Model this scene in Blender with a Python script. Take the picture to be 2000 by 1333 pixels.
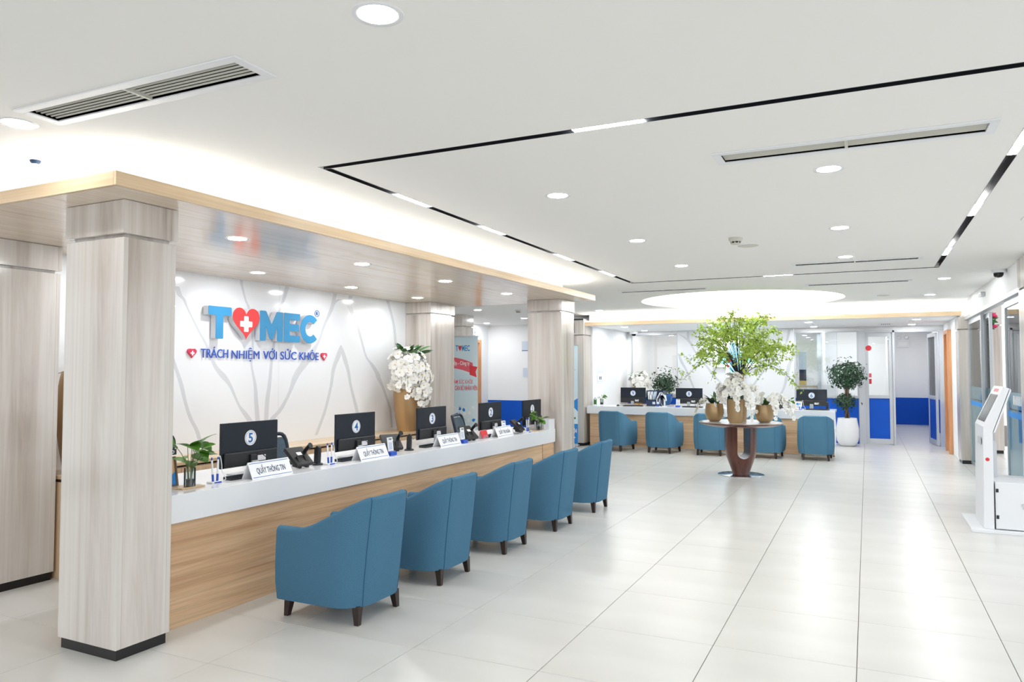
import bpy, bmesh, math, random
from mathutils import Vector, Matrix, Euler

# ------------------------------------------------------------------ scene reset, camera, world, exposure
for o in list(bpy.data.objects):
    bpy.data.objects.remove(o, do_unlink=True)
scene = bpy.context.scene
C = scene.collection
R = math.radians
PI = math.pi
rng = random.Random(7)

cam_d = bpy.data.cameras.new('camera')
cam = bpy.data.objects.new('camera', cam_d)
C.objects.link(cam)
cam.location = (0, 0, 1.6)
cam.rotation_euler = (R(92.3), 0, R(25.5))
cam_d.sensor_width = 36.0
cam_d.lens = 36.0 * 1453.0 / 2000.0
cam_d.clip_start = 0.05
cam_d.clip_end = 200
scene.camera = cam

world = bpy.data.worlds.new('World')
scene.world = world
world.use_nodes = True
bg = world.node_tree.nodes['Background']
bg.inputs['Color'].default_value = (0.93, 0.965, 1.0, 1)
bg.inputs['Strength'].default_value = 1.28

vs = scene.view_settings
vs.view_transform = 'Standard'
vs.look = 'None'
vs.exposure = 0.33
vs.gamma = 1.0
vs.use_curve_mapping = False

H = 2.827          # main ceiling
DOWNLIGHT = 90.0   # emission of the downlight lenses
COVE = 22.0

# ------------------------------------------------------------------ colour / material helpers
def lin(c):
    c = c / 255.0
    return c / 12.92 if c <= 0.04045 else ((c + 0.055) / 1.055) ** 2.4
def S(r, g, b):
    return (lin(r), lin(g), lin(b), 1)

MATS = {}
def mat(name, col, rough=0.5, metal=0.0, spec=0.5, emit=None, estr=0.0, bump=None, noise=None, alpha=None, coat=0.0):
    m = bpy.data.materials.new(name)
    m.use_nodes = True
    nt = m.node_tree
    b = nt.nodes['Principled BSDF']
    b.inputs['Base Color'].default_value = col
    b.inputs['Roughness'].default_value = rough
    b.inputs['Metallic'].default_value = metal
    b.inputs['Specular IOR Level'].default_value = spec
    b.inputs['Coat Weight'].default_value = coat
    if emit:
        b.inputs['Emission Color'].default_value = emit
        b.inputs['Emission Strength'].default_value = estr
    if noise or bump:
        tc = nt.nodes.new('ShaderNodeTexCoord')
        mp = nt.nodes.new('ShaderNodeMapping')
        nt.links.new(tc.outputs['Object'], mp.inputs['Vector'])
        nz = nt.nodes.new('ShaderNodeTexNoise')
        nt.links.new(mp.outputs['Vector'], nz.inputs['Vector'])
        sc, dark = (noise or (bump[0], None))
        mp.inputs['Scale'].default_value = sc if isinstance(sc, tuple) else (sc, sc, sc)
        nz.inputs['Scale'].default_value = 1.0
        nz.inputs['Detail'].default_value = 5.0
        if dark:
            rp = nt.nodes.new('ShaderNodeValToRGB')
            rp.color_ramp.elements[0].position = 0.35
            rp.color_ramp.elements[1].position = 0.65
            rp.color_ramp.elements[0].color = dark
            rp.color_ramp.elements[1].color = col
            nt.links.new(nz.outputs['Fac'], rp.inputs['Fac'])
            nt.links.new(rp.outputs['Color'], b.inputs['Base Color'])
        if bump:
            bp = nt.nodes.new('ShaderNodeBump')
            bp.inputs['Strength'].default_value = bump[1]
            bp.inputs['Distance'].default_value = 0.002
            nt.links.new(nz.outputs['Fac'], bp.inputs['Height'])
            nt.links.new(bp.outputs['Normal'], b.inputs['Normal'])
    MATS[name] = m
    return m

def banded(name, cols, scale, distort, rough, spec=0.5, detail=8.0, fine=None, coat=0.0, offset_random=True):
    """streaky stone / wood: noise stretched along one axis, ramp of several colours"""
    m = bpy.data.materials.new(name)
    m.use_nodes = True
    nt = m.node_tree
    b = nt.nodes['Principled BSDF']
    b.inputs['Roughness'].default_value = rough
    b.inputs['Specular IOR Level'].default_value = spec
    b.inputs['Coat Weight'].default_value = coat
    tc = nt.nodes.new('ShaderNodeTexCoord')
    vec = tc.outputs['Object']
    if offset_random:
        oi = nt.nodes.new('ShaderNodeObjectInfo')
        ml = nt.nodes.new('ShaderNodeVectorMath'); ml.operation = 'SCALE'
        cb = nt.nodes.new('ShaderNodeCombineXYZ')
        for i in range(3):
            nt.links.new(oi.outputs['Random'], cb.inputs[i])
        nt.links.new(cb.outputs[0], ml.inputs[0])
        ml.inputs['Scale'].default_value = 17.0
        ad = nt.nodes.new('ShaderNodeVectorMath'); ad.operation = 'ADD'
        nt.links.new(vec, ad.inputs[0]); nt.links.new(ml.outputs[0], ad.inputs[1])
        vec = ad.outputs[0]
    mp = nt.nodes.new('ShaderNodeMapping')
    mp.inputs['Scale'].default_value = scale
    nt.links.new(vec, mp.inputs['Vector'])
    nz = nt.nodes.new('ShaderNodeTexNoise')
    nz.inputs['Scale'].default_value = 1.0
    nz.inputs['Detail'].default_value = detail
    nz.inputs['Roughness'].default_value = 0.62
    nz.inputs['Distortion'].default_value = distort
    nt.links.new(mp.outputs['Vector'], nz.inputs['Vector'])
    rp = nt.nodes.new('ShaderNodeValToRGB')
    els = rp.color_ramp.elements
    n = len(cols)
    for i, c in enumerate(cols):
        p = 0.30 + 0.42 * i / (n - 1)
        if i < 2:
            e = els[i]; e.position = p
        else:
            e = els.new(p)
        e.color = c
    nt.links.new(nz.outputs['Fac'], rp.inputs['Fac'])
    col = rp.outputs['Color']
    if fine:
        mp2 = nt.nodes.new('ShaderNodeMapping'); mp2.inputs['Scale'].default_value = fine[0]
        nt.links.new(vec, mp2.inputs['Vector'])
        n2 = nt.nodes.new('ShaderNodeTexNoise'); n2.inputs['Scale'].default_value = 1.0; n2.inputs['Detail'].default_value = 4
        nt.links.new(mp2.outputs['Vector'], n2.inputs['Vector'])
        r2 = nt.nodes.new('ShaderNodeValToRGB')
        r2.color_ramp.elements[0].position = 0.35; r2.color_ramp.elements[1].position = 0.6
        r2.color_ramp.elements[0].color = (fine[1], fine[1], fine[1], 1)
        r2.color_ramp.elements[1].color = (1, 1, 1, 1)
        nt.links.new(n2.outputs['Fac'], r2.inputs['Fac'])
        mx = nt.nodes.new('ShaderNodeMix'); mx.data_type = 'RGBA'; mx.blend_type = 'MULTIPLY'
        mx.inputs['Factor'].default_value = 1.0
        nt.links.new(col, mx.inputs['A']); nt.links.new(r2.outputs['Color'], mx.inputs['B'])
        col = mx.outputs['Result']
    nt.links.new(col, b.inputs['Base Color'])
    MATS[name] = m
    return m

def glassy(name, tint, gloss=0.08, rough=0.0, body=None, bodyw=0.0):
    """thin architectural pane: mostly see-through, a little mirror, optional frosted body"""
    m = bpy.data.materials.new(name)
    m.use_nodes = True
    nt = m.node_tree
    nt.nodes.remove(nt.nodes['Principled BSDF'])
    out = nt.nodes['Material Output']
    tr = nt.nodes.new('ShaderNodeBsdfTransparent'); tr.inputs['Color'].default_value = tint
    gl = nt.nodes.new('ShaderNodeBsdfGlossy'); gl.inputs['Roughness'].default_value = rough
    base = tr.outputs[0]
    if body:
        df = nt.nodes.new('ShaderNodeBsdfDiffuse'); df.inputs['Color'].default_value = body
        tl = nt.nodes.new('ShaderNodeBsdfTranslucent'); tl.inputs['Color'].default_value = body
        a = nt.nodes.new('ShaderNodeAddShader')
        mx0 = nt.nodes.new('ShaderNodeMixShader'); mx0.inputs[0].default_value = 0.5
        nt.links.new(df.outputs[0], mx0.inputs[1]); nt.links.new(tl.outputs[0], mx0.inputs[2])
        nt.nodes.remove(a)
        mx1 = nt.nodes.new('ShaderNodeMixShader'); mx1.inputs[0].default_value = bodyw
        nt.links.new(base, mx1.inputs[1]); nt.links.new(mx0.outputs[0], mx1.inputs[2])
        base = mx1.outputs[0]
    fr = nt.nodes.new('ShaderNodeFresnel'); fr.inputs['IOR'].default_value = 1.35
    ma = nt.nodes.new('ShaderNodeMath'); ma.operation = 'ADD'; ma.inputs[1].default_value = gloss
    ma.use_clamp = True
    nt.links.new(fr.outputs[0], ma.inputs[0])
    mx = nt.nodes.new('ShaderNodeMixShader')
    nt.links.new(ma.outputs[0], mx.inputs[0]); nt.links.new(base, mx.inputs[1]); nt.links.new(gl.outputs[0], mx.inputs[2])
    nt.links.new(mx.outputs[0], out.inputs['Surface'])
    MATS[name] = m
    return m

mat('ceiling_paint', S(246, 245, 242), 0.9, spec=0.2)
mat('white_paint', S(247, 248, 249), 0.7, spec=0.3)
mat('marble_white', S(240, 242, 245), 0.12, spec=0.5)
mat('vein_grey', S(214, 217, 221), 0.14, spec=0.5)
mat('tile', S(219, 218, 214), 0.28, spec=0.5, noise=((0.9, 3.2, 1), S(212, 211, 206)))
mat('grout', S(112, 106, 100), 0.9)
mat('blue_paint', S(0, 84, 196), 0.55, spec=0.3)
mat('white_gloss', S(243, 245, 248), 0.12, spec=0.5)
mat('white_plastic', S(236, 238, 241), 0.35)
mat('grey_metal', S(188, 192, 196), 0.35, metal=0.6)
mat('alu', S(205, 209, 214), 0.4, metal=0.2)
mat('steel', S(196, 200, 206), 0.18, metal=1.0)
mat('black_plastic', S(26, 28, 31), 0.4)
mat('black_plinth', S(17, 18, 19), 0.35)
mat('track_black', S(34, 37, 42), 0.3, spec=0.6)
mat('screen_back', S(22, 30, 42), 0.42, spec=0.35)
mat('screen_glass', S(18, 20, 24), 0.06)
mat('blue_fabric', S(80, 123, 150), 0.9, spec=0.15, noise=(260, S(70, 112, 139)), bump=(260, 0.25))
mat('seam', S(48, 92, 124), 0.9, spec=0.1)
mat('leg_wood', S(44, 30, 25), 0.3)
mat('gold', S(190, 156, 112), 0.34, metal=0.55)
mat('gold_pot', S(176, 148, 110), 0.32, metal=0.6)
mat('walnut', S(104, 58, 44), 0.28, noise=((30, 30, 3), S(82, 44, 34)), coat=0.3)
mat('green_leaf', S(64, 122, 52), 0.42, noise=(9, S(40, 88, 36)))
mat('dark_leaf', S(44, 84, 52), 0.4, noise=(7, S(26, 56, 36)))
mat('lime_leaf', S(190, 212, 92), 0.6, noise=(11, S(154, 186, 70)))
mat('pothos_leaf', S(104, 158, 52), 0.4, noise=(14, S(64, 116, 36)))
mat('petal', S(250, 249, 244), 0.6, spec=0.2)
mat('petal_heart', S(226, 202, 120), 0.6)
mat('stem', S(96, 112, 62), 0.6)
mat('branch', S(50, 40, 48), 0.7)
mat('bark', S(122, 104, 88), 0.8, noise=((20, 20, 4), S(88, 72, 60)))
mat('soil', S(40, 34, 30), 0.9)
mat('pebble', S(34, 34, 34), 0.7, noise=(120, S(12, 12, 12)))
mat('print_white', S(247, 248, 250), 0.5)
mat('print_blue', S(36, 108, 176), 0.5)
mat('print_dark', S(36, 64, 98), 0.5)
mat('print_sky', S(206, 232, 244), 0.5, noise=((0, 0, 1.6), S(226, 242, 248)))
mat('print_red', S(222, 52, 62), 0.5)
mat('print_pink', S(228, 96, 112), 0.5)
mat('print_cyan', S(30, 134, 214), 0.5)
mat('print_pale', S(208, 220, 234), 0.5)
mat('logo_blue', S(50, 146, 198), 0.4)
mat('logo_red', S(238, 56, 58), 0.4)
mat('rose_red', S(222, 52, 88), 0.4)
mat('tag_blue', S(36, 84, 190), 0.4)
mat('letter_side', S(224, 226, 232), 0.4)
mat('door_wood', S(224, 184, 140), 0.4, noise=((18, 18, 1.5), S(212, 168, 124)))
mat('frame_wood', S(214, 158, 112), 0.4, noise=((22, 22, 1.5), S(198, 140, 96)))
mat('navy', S(24, 44, 72), 0.5)
mat('blue_glaze', S(20, 84, 150), 0.25)
mat('red_card', S(214, 28, 40), 0.5)
mat('mesh_fabric', S(96, 118, 134), 0.8, noise=(220, S(60, 78, 92)))
mat('chair_navy', S(22, 40, 58), 0.5)
mat('vent_slat', S(206, 205, 194), 0.5)
mat('vent_dark', S(70, 70, 64), 0.8)
mat('dome_black', S(12, 12, 14), 0.08)
mat('pink_flower', S(206, 40, 96), 0.6)
mat('light_lens', (1, 1, 1, 1), 0.5, emit=(0.975, 0.985, 1.0, 1), estr=DOWNLIGHT)
mat('light_lens_bright', (1, 1, 1, 1), 0.5, emit=(0.955, 0.98, 1.0, 1), estr=DOWNLIGHT * 2.5)
mat('light_lens_canopy', (1, 1, 1, 1), 0.5, emit=(0.94, 0.97, 1.0, 1), estr=DOWNLIGHT * 1.65)
mat('cove_far', (1, 1, 1, 1), 0.5, emit=(1, 0.975, 0.93, 1), estr=60.0)
mat('led_bar', (1, 1, 1, 1), 0.5, emit=(1, 1, 1, 1), estr=34.0)
mat('cove_led', (1, 1, 1, 1), 0.5, emit=(1, 0.965, 0.90, 1), estr=COVE)
mat('dome_led', (1, 1, 1, 1), 0.5, emit=(0.97, 0.985, 1, 1), estr=140.0)
mat('panel_led', (1, 1, 1, 1), 0.5, emit=(1, 0.99, 0.97, 1), estr=16.0)  # emission of the panels added in the far rooms
mat('sign_lit', (1, 1, 1, 1), 0.5, emit=(0.86, 0.95, 1, 1), estr=1.6)
mat('sign_cyan', (0.3, 0.7, 0.9, 1), 0.5, emit=(0.22, 0.66, 0.95, 1), estr=1.0)
banded('stone', [S(168, 156, 146), S(198, 189, 180), S(213, 206, 199), S(220, 215, 209), S(203, 194, 186)], (4.6, 4.6, 0.2), 0.7, 0.14, spec=0.5,
       fine=((46, 46, 0.7), 0.93))
banded('wood_front', [S(190, 146, 108), S(214, 176, 138), S(226, 192, 154), S(233, 203, 168)], (3, 0.42, 7.0), 1.4, 0.42, fine=((10, 1.0, 70), 0.84))
banded('wood_front_x', [S(190, 146, 108), S(214, 176, 138), S(226, 192, 154), S(233, 203, 168)], (0.42, 3, 7.0), 1.4, 0.42, fine=((1.0, 10, 70), 0.84))
banded('wood_pale', [S(208, 176, 138), S(226, 200, 164), S(236, 214, 182)], (9, 0.4, 9), 0.8, 0.28, fine=((60, 0.8, 60), 0.90))
banded('wood_pale_x', [S(208, 176, 138), S(226, 200, 164), S(236, 214, 182)], (0.4, 9, 9), 0.8, 0.28, fine=((0.8, 60, 60), 0.90))
banded('wood_soffit', [S(216, 194, 168), S(229, 211, 190), S(235, 220, 203)], (9, 0.4, 9), 0.8, 0.14, fine=((60, 0.8, 60), 0.95))  # pale wood lightened further, for the white wall's reflection in it
banded('wood_cabinet', [S(214, 180, 142), S(228, 198, 162), S(236, 210, 178)], (10, 10, 0.5), 0.6, 0.45, fine=((60, 60, 1), 0.92))
glassy('pane', (0.97, 0.985, 0.99, 1), 0.05)
glassy('pane_blue', (0.94, 0.975, 0.995, 1), 0.06)
glassy('frost', (0.70, 0.86, 0.92, 1), 0.05, body=S(150, 205, 222), bodyw=0.75)
glassy('jar', (0.93, 0.96, 0.95, 1), 0.06)

# ------------------------------------------------------------------ mesh builder
class MB:
    def __init__(s):
        s.v = []; s.f = []; s.mi = []
    def _add(s, vs_, fs, mi=0):
        o = len(s.v)
        s.v += [tuple(p) for p in vs_]
        s.f += [tuple(i + o for i in f) for f in fs]
        s.mi += [mi] * len(fs)
        return s
    def box(s, x0, x1, y0, y1, z0, z1, mi=0):
        if x0 > x1: x0, x1 = x1, x0
        if y0 > y1: y0, y1 = y1, y0
        if z0 > z1: z0, z1 = z1, z0
        return s._add([(x0, y0, z0), (x1, y0, z0), (x1, y1, z0), (x0, y1, z0), (x0, y0, z1), (x1, y0, z1), (x1, y1, z1), (x0, y1, z1)],
                      [(0, 3, 2, 1), (4, 5, 6, 7), (0, 1, 5, 4), (1, 2, 6, 5), (2, 3, 7, 6), (3, 0, 4, 7)], mi)
    def xbox(s, M, sx, sy, sz, mi=0):
        """box of size sx,sy,sz centred on matrix M"""
        P = [M @ Vector((a * sx / 2, b * sy / 2, c * sz / 2)) for c in (-1, 1) for a, b in ((-1, -1), (1, -1), (1, 1), (-1, 1))]
        return s._add(P, [(0, 3, 2, 1), (4, 5, 6, 7), (0, 1, 5, 4), (1, 2, 6, 5), (2, 3, 7, 6), (3, 0, 4, 7)], mi)
    def prism(s, pts, vec, mi=0, mi_side=None):
        """pts: planar 3-d polygon, extruded by vec"""
        n = len(pts)
        a = [Vector(p) for p in pts]
        nn = Vector((0, 0, 0))
        for i in range(n): nn += a[i].cross(a[(i + 1) % n])
        if nn.dot(Vector(vec)) < 0: a = a[::-1]
        b = [p + Vector(vec) for p in a]
        s._add(a + b, [tuple(range(n))[::-1], tuple(range(n, 2 * n))], mi)
        o = len(s.v) - 2 * n
        for i in range(n):
            j = (i + 1) % n
            s.f.append((o + i, o + j, o + n + j, o + n + i)); s.mi.append(mi if mi_side is None else mi_side)
        return s
    def lathe(s, prof, n=32, cx=0, cy=0, cz=0, mi=0, sx=1.0, sy=1.0):
        """prof: list of (r,z); r==0 ends close with a point"""
        vs_ = []; rings = []
        for r, z in prof:
            if r < 1e-6:
                rings.append([len(vs_)]); vs_.append((cx, cy, cz + z))
            else:
                rings.append(list(range(len(vs_), len(vs_) + n)))
                vs_ += [(cx + sx * r * math.cos(2 * PI * k / n), cy + sy * r * math.sin(2 * PI * k / n), cz + z) for k in range(n)]
        fs = []
        for a, b in zip(rings[:-1], rings[1:]):
            for k in range(n):
                k2 = (k + 1) % n
                if len(a) == 1 and len(b) == 1: continue
                if len(a) == 1: fs.append((a[0], b[k2], b[k]))
                elif len(b) == 1: fs.append((a[k], a[k2], b[0]))
                else: fs.append((a[k], a[k2], b[k2], b[k]))
        return s._add(vs_, fs, mi)
    def tube(s, pts, rad, n=8, mi=0, cap=True):
        pts = [Vector(p) for p in pts]
        if not isinstance(rad, (list, tuple)): rad = [rad] * len(pts)
        vs_ = []; prev = None
        for i, p in enumerate(pts):
            t = (pts[min(i + 1, len(pts) - 1)] - pts[max(i - 1, 0)]).normalized()
            if prev is None:
                u = t.orthogonal().normalized()
            else:
                u = (prev - t * prev.dot(t))
                u = u.normalized() if u.length > 1e-6 else t.orthogonal().normalized()
            prev = u; w = t.cross(u)
            vs_ += [p + (u * math.cos(2 * PI * k / n) + w * math.sin(2 * PI * k / n)) * rad[i] for k in range(n)]
        fs = []
        for i in range(len(pts) - 1):
            for k in range(n):
                k2 = (k + 1) % n
                fs.append((i * n + k, i * n + k2, (i + 1) * n + k2, (i + 1) * n + k))
        if cap:
            fs.append(tuple(range(n))[::-1]); fs.append(tuple(range((len(pts) - 1) * n, len(pts) * n)))
        return s._add(vs_, fs, mi)
    def grid(s, P, nu, nv, closed_u=False, mi=0):
        fs = []
        for i in range(nu if closed_u else nu - 1):
            for j in range(nv - 1):
                i2 = (i + 1) % nu
                fs.append((i * nv + j, i2 * nv + j, i2 * nv + j + 1, i * nv + j + 1))
        return s._add(P, fs, mi)
    def mesh(s, name, mats, smooth=None):
        m = bpy.data.meshes.new(name)
        m.from_pydata([tuple(p) for p in s.v], [], s.f)
        for k in mats if isinstance(mats, (list, tuple)) else [mats]:
            m.materials.append(MATS[k])
        m.polygons.foreach_set('material_index', s.mi)
        if smooth is not None:
            m.polygons.foreach_set('use_smooth', [True] * len(m.polygons))
            m.set_sharp_from_angle(angle=R(smooth))
        m.update()
        return m
    def build(s, name, mats, parent=None, smooth=None, bevel=None, loc=(0, 0, 0), rot=(0, 0, 0)):
        return obj(name, s.mesh(name, mats, smooth), parent, bevel, loc, rot)

def obj(name, me, parent=None, bevel=None, loc=(0, 0, 0), rot=(0, 0, 0)):
    o = bpy.data.objects.new(name, me)
    C.objects.link(o)
    o.parent = parent
    o.location = loc; o.rotation_euler = rot
    if bevel:
        b = o.modifiers.new('bevel', 'BEVEL'); b.width = bevel; b.segments = 2; b.limit_method = 'ANGLE'; b.angle_limit = R(40)
    return o

def box(*a): return MB().box(*a)

def tag(o, label, cat, group=None):
    o['label'] = label; o['category'] = cat
    if group: o['group'] = group
    return o

# the reception block on the left stands about one degree off the tile grid
TH = 0.018
def LP(x, y):
    return (x + TH * (y - 6), y - TH * (x + 4.6))
def thing(name, label, cat, loc=(0, 0, 0), rz=0.0, group=None, left=False):
    o = bpy.data.objects.new(name, None)
    o.empty_display_size = 0.1
    C.objects.link(o)
    if left:
        x, y = LP(loc[0], loc[1]); loc = (x, y, loc[2]); rz -= TH
    o.location = loc; o.rotation_euler = (0, 0, rz)
    return tag(o, label, cat, group)
def struct(o):
    o['kind'] = 'structure'
    return o
def copy_tree(o, parent=None):
    c = o.copy(); C.objects.link(c); c.parent = parent
    for ch in [k for k in ALLCH(o)]:
        copy_tree(ch, c)
    return c
def ALLCH(o):
    return list(o.children)

# text as mesh lying in XY plane, centred
def text_mesh(name, s, size, depth, mats, bold=0.0, align='CENTER', sx=1.0, width=None):
    cu = bpy.data.curves.new(name, 'FONT')
    cu.body = s; cu.size = size; cu.extrude = depth / 2; cu.offset = bold
    cu.align_x = align; cu.align_y = 'CENTER'
    cu.resolution_u = 3
    t = bpy.data.objects.new(name, cu); C.objects.link(t)
    dg = bpy.context.evaluated_depsgraph_get(); dg.update()
    me = bpy.data.meshes.new_from_object(t.evaluated_get(dg))
    bpy.data.objects.remove(t, do_unlink=True); bpy.data.curves.remove(cu)
    xs = [v.co.x for v in me.vertices]; ys = [v.co.y for v in me.vertices]
    if xs:
        cx, cy = (min(xs) + max(xs)) / 2, (min(ys) + max(ys)) / 2
        k = sx if width is None else width / max(1e-6, max(xs) - min(xs))
        for v in me.vertices:
            v.co.x = (v.co.x - (cx if align == 'CENTER' else min(xs))) * k
            v.co.y -= cy
    me.materials.clear(); me.materials.append(MATS[mats])
    me.name = name
    return me
FACE_PX = (R(90), 0, R(90))    # readable from +x
FACE_NX = (R(90), 0, R(-90))   # readable from -x
FACE_NY = (R(90), 0, 0)        # readable from -y

def heart_pts(w, h, n=28):
    P = []
    for k in range(n):
        t = 2 * PI * k / n
        x = 16 * math.sin(t) ** 3
        y = 13 * math.cos(t) - 5 * math.cos(2 * t) - 2 * math.cos(3 * t) - math.cos(4 * t)
        P.append((x / 32 * w, (y + 2.5) / 29 * h))
    return P
def cross_pts(w, h, a):
    x, y, b = w / 2, h / 2, a / 2
    return [(-b, -y), (b, -y), (b, -b), (x, -b), (x, b), (b, b), (b, y), (-b, y), (-b, b), (-x, b), (-x, -b), (-b, -b)]
def flat(pts, depth, name, m, parent, loc, rot, bevel=None):
    """thin plate cut to a 2-d outline, in the XY plane of rot"""
    return MB().prism([(x, y, 0) for x, y in pts], (0, 0, depth)).build(name, m, parent, None, bevel, loc, rot)
def rect(w, h): return [(-w / 2, -h / 2), (w / 2, -h / 2), (w / 2, h / 2), (-w / 2, h / 2)]
def disc(r, n=28): return [(r * math.cos(2 * PI * k / n), r * math.sin(2 * PI * k / n)) for k in range(n)]

# ================================================================== SETTING
# ---- floor: grout bed and single tiles
floor = struct(box(-12, 5, -4, 26, -0.06, -0.004).build('floor', 'grout'))
XL_ = [-9.24, -8.39, -7.54, -6.69, -5.86, -5.01, -4.16, -3.285, -2.395, -1.61, -0.838, -0.078, 0.69, 1.46, 2.23, 3.0]
YL_ = [-0.85, 0.0, 0.78, 1.56, 2.28, 3.02, 3.70, 4.48, 5.30, 6.13, 6.95, 7.78, 8.62, 9.47, 10.32, 11.13, 12.0, 12.85, 13.7, 14.55, 15.4, 16.25, 17.1, 17.95, 18.8]
tile_mesh = {}
rest = MB()
def add_tile(x0, x1, y0, y1):
    gx, gy = 0.0022, 0.0013
    w, d = round(x1 - x0 - 2 * gx, 3), round(y1 - y0 - 2 * gy, 3)
    if (w, d) not in tile_mesh:
        a, b, c = w / 2, d / 2, 0.0012
        m = MB()
        m._add([(-a, -b, -0.004), (a, -b, -0.004), (a, b, -0.004), (-a, b, -0.004),
                (-a, -b, -c), (a, -b, -c), (a, b, -c), (-a, b, -c),
                (-a + c, -b + c, 0), (a - c, -b + c, 0), (a - c, b - c, 0), (-a + c, b - c, 0)],
               [(0, 1, 5, 4), (1, 2, 6, 5), (2, 3, 7, 6), (3, 0, 4, 7), (4, 5, 9, 8), (5, 6, 10, 9), (6, 7, 11, 10), (7, 4, 8, 11), (8, 9, 10, 11)])
        tile_mesh[(w, d)] = m.mesh('tile', 'tile')
    obj('tile', tile_mesh[(w, d)], floor, None, ((x0 + x1) / 2, (y0 + y1) / 2, 0))
for i in range(len(XL_) - 1):
    for j in range(len(YL_) - 1):
        x0, x1, y0, y1 = XL_[i], XL_[i + 1], YL_[j], YL_[j + 1]
        if j >= 4 and 3 <= i <= 12 and y0 < 17.9 and not (x1 < -5.9 and y1 < 9):
            add_tile(x0, x1, y0, y1)
        else:
            rest.box(x0 + .0022, x1 - .0022, y0 + .0013, y1 - .0013, -0.004, 0)
for k in range(8):       # corridor beyond the glass doors
    rest.box(-0.075, 0.688, 18.8 + k * .85 + .001, 18.8 + (k + 1) * .85 - .001, -0.004, 0)
    rest.box(0.692, 1.75, 18.8 + k * .85 + .001, 18.8 + (k + 1) * .85 - .001, -0.004, 0)
    rest.box(-5.6, -0.08, 18.8 + k * .85 + .001, 18.8 + (k + 1) * .85 - .001, -0.004, 0)
ro = rest.build('tiles_beyond', 'tile', floor); ro['kind'] = 'stuff'

# ---- ceiling slab with openings for the dome, vents and light tracks
TX0, TX1, TY0, TY1, TW = -2.965, 0.79, 3.50, 10.10, 0.055
DOME = (-1.985, 13.35, 1.68)
VENTS = [(-3.60, -2.195, 2.10, 2.335), (-0.775, 0.612, 4.235, 4.485), (-0.77, 0.565, 9.02, 9.25), (-0.78, 0.57, 11.28, 11.50), (-3.485, -2.10, 11.06, 11.28)]
VENT_FR = 0.045
ceil = MB().box(-12, 1.76, -1.5, 18.3, H, H + 0.05).build('ceiling', 'ceiling_paint')
struct(ceil)
cut = MB()
for (x0, x1, y0, y1) in VENTS:
    cut.box(x0 + VENT_FR, x1 - VENT_FR, y0 + VENT_FR, y1 - VENT_FR, H - 0.1, H + 0.2)
a, b = TW, 0.0
outer = [(TX0, TY0), (TX1, TY0), (TX1, TY1), (TX0, TY1)]
cut.box(TX0, TX1, TY0, TY0 + TW, H - .1, H + .2)
cut.box(TX0, TX1, TY1 - TW, TY1, H - .1, H + .2)
cut.box(TX0, TX0 + TW, TY0 + TW + 1e-4, TY1 - TW - 1e-4, H - .1, H + .2)
cut.box(TX1 - TW, TX1, TY0 + TW + 1e-4, TY1 - TW - 1e-4, H - .1, H + .2)
cut.lathe([(0, -.1), (DOME[2], -.1), (DOME[2], .2), (0, .2)], 96, DOME[0], DOME[1], H)
cobj = cut.build('ceiling_cutter', 'ceiling_paint')
bm = ceil.modifiers.new('openings', 'BOOLEAN'); bm.object = cobj; bm.operation = 'DIFFERENCE'; bm.solver = 'EXACT'
dg = bpy.context.evaluated_depsgraph_get(); dg.update()
cm = bpy.data.meshes.new_from_object(ceil.evaluated_get(dg))
ceil.modifiers.clear(); ceil.data = cm
bpy.data.objects.remove(cobj, do_unlink=True)
# slab above so that no sky shows through the slots
box(-12, 1.76, -1.5, 18.3, H + 0.9, H + 0.95).build('ceiling_deck', 'ceiling_paint', ceil)

# ---- dome recess
dm = thing('dome_recess', 'round cove-lit dome recessed in the white ceiling above the flower table', 'ceiling dome', (DOME[0], DOME[1], H))
r = DOME[2]
MB().lathe([(r, 0.0), (r - 0.0, 0.05), (r + 0.22, 0.055), (r + 0.22, 0.16)], 96).build('lip', 'ceiling_paint', dm, 50)
prof = [(r + 0.22, 0.16)] + [((r + 0.22) * math.cos(t), 0.16 + 0.24 * math.sin(t)) for t in [k * PI / 2 / 12 * 0.72 for k in range(1, 13)]]
rl = prof[-1][0]
prof += [(rl, prof[-1][1] + 0.05), (rl * 0.55, prof[-1][1] + 0.075), (0, prof[-1][1] + 0.08)]
MB().lathe(prof, 96).build('dome_shell', 'ceiling_paint', dm, 50)
MB().lathe([(r + 0.12, 0.06), (r + 0.16, 0.06), (r + 0.16, 0.075), (r + 0.12, 0.075), (r + 0.12, 0.06)], 96).build('cove_strip', 'dome_led', dm)
MB().lathe([(rl * 0.55, prof[-3][1] + 0.03), (rl * 0.55, prof[-3][1] - 0.02), (rl * .52, prof[-3][1] - .02), (rl * .52, prof[-3][1] + 0.03)], 64).build('centre_ring', 'ceiling_paint', dm, 50)

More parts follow.
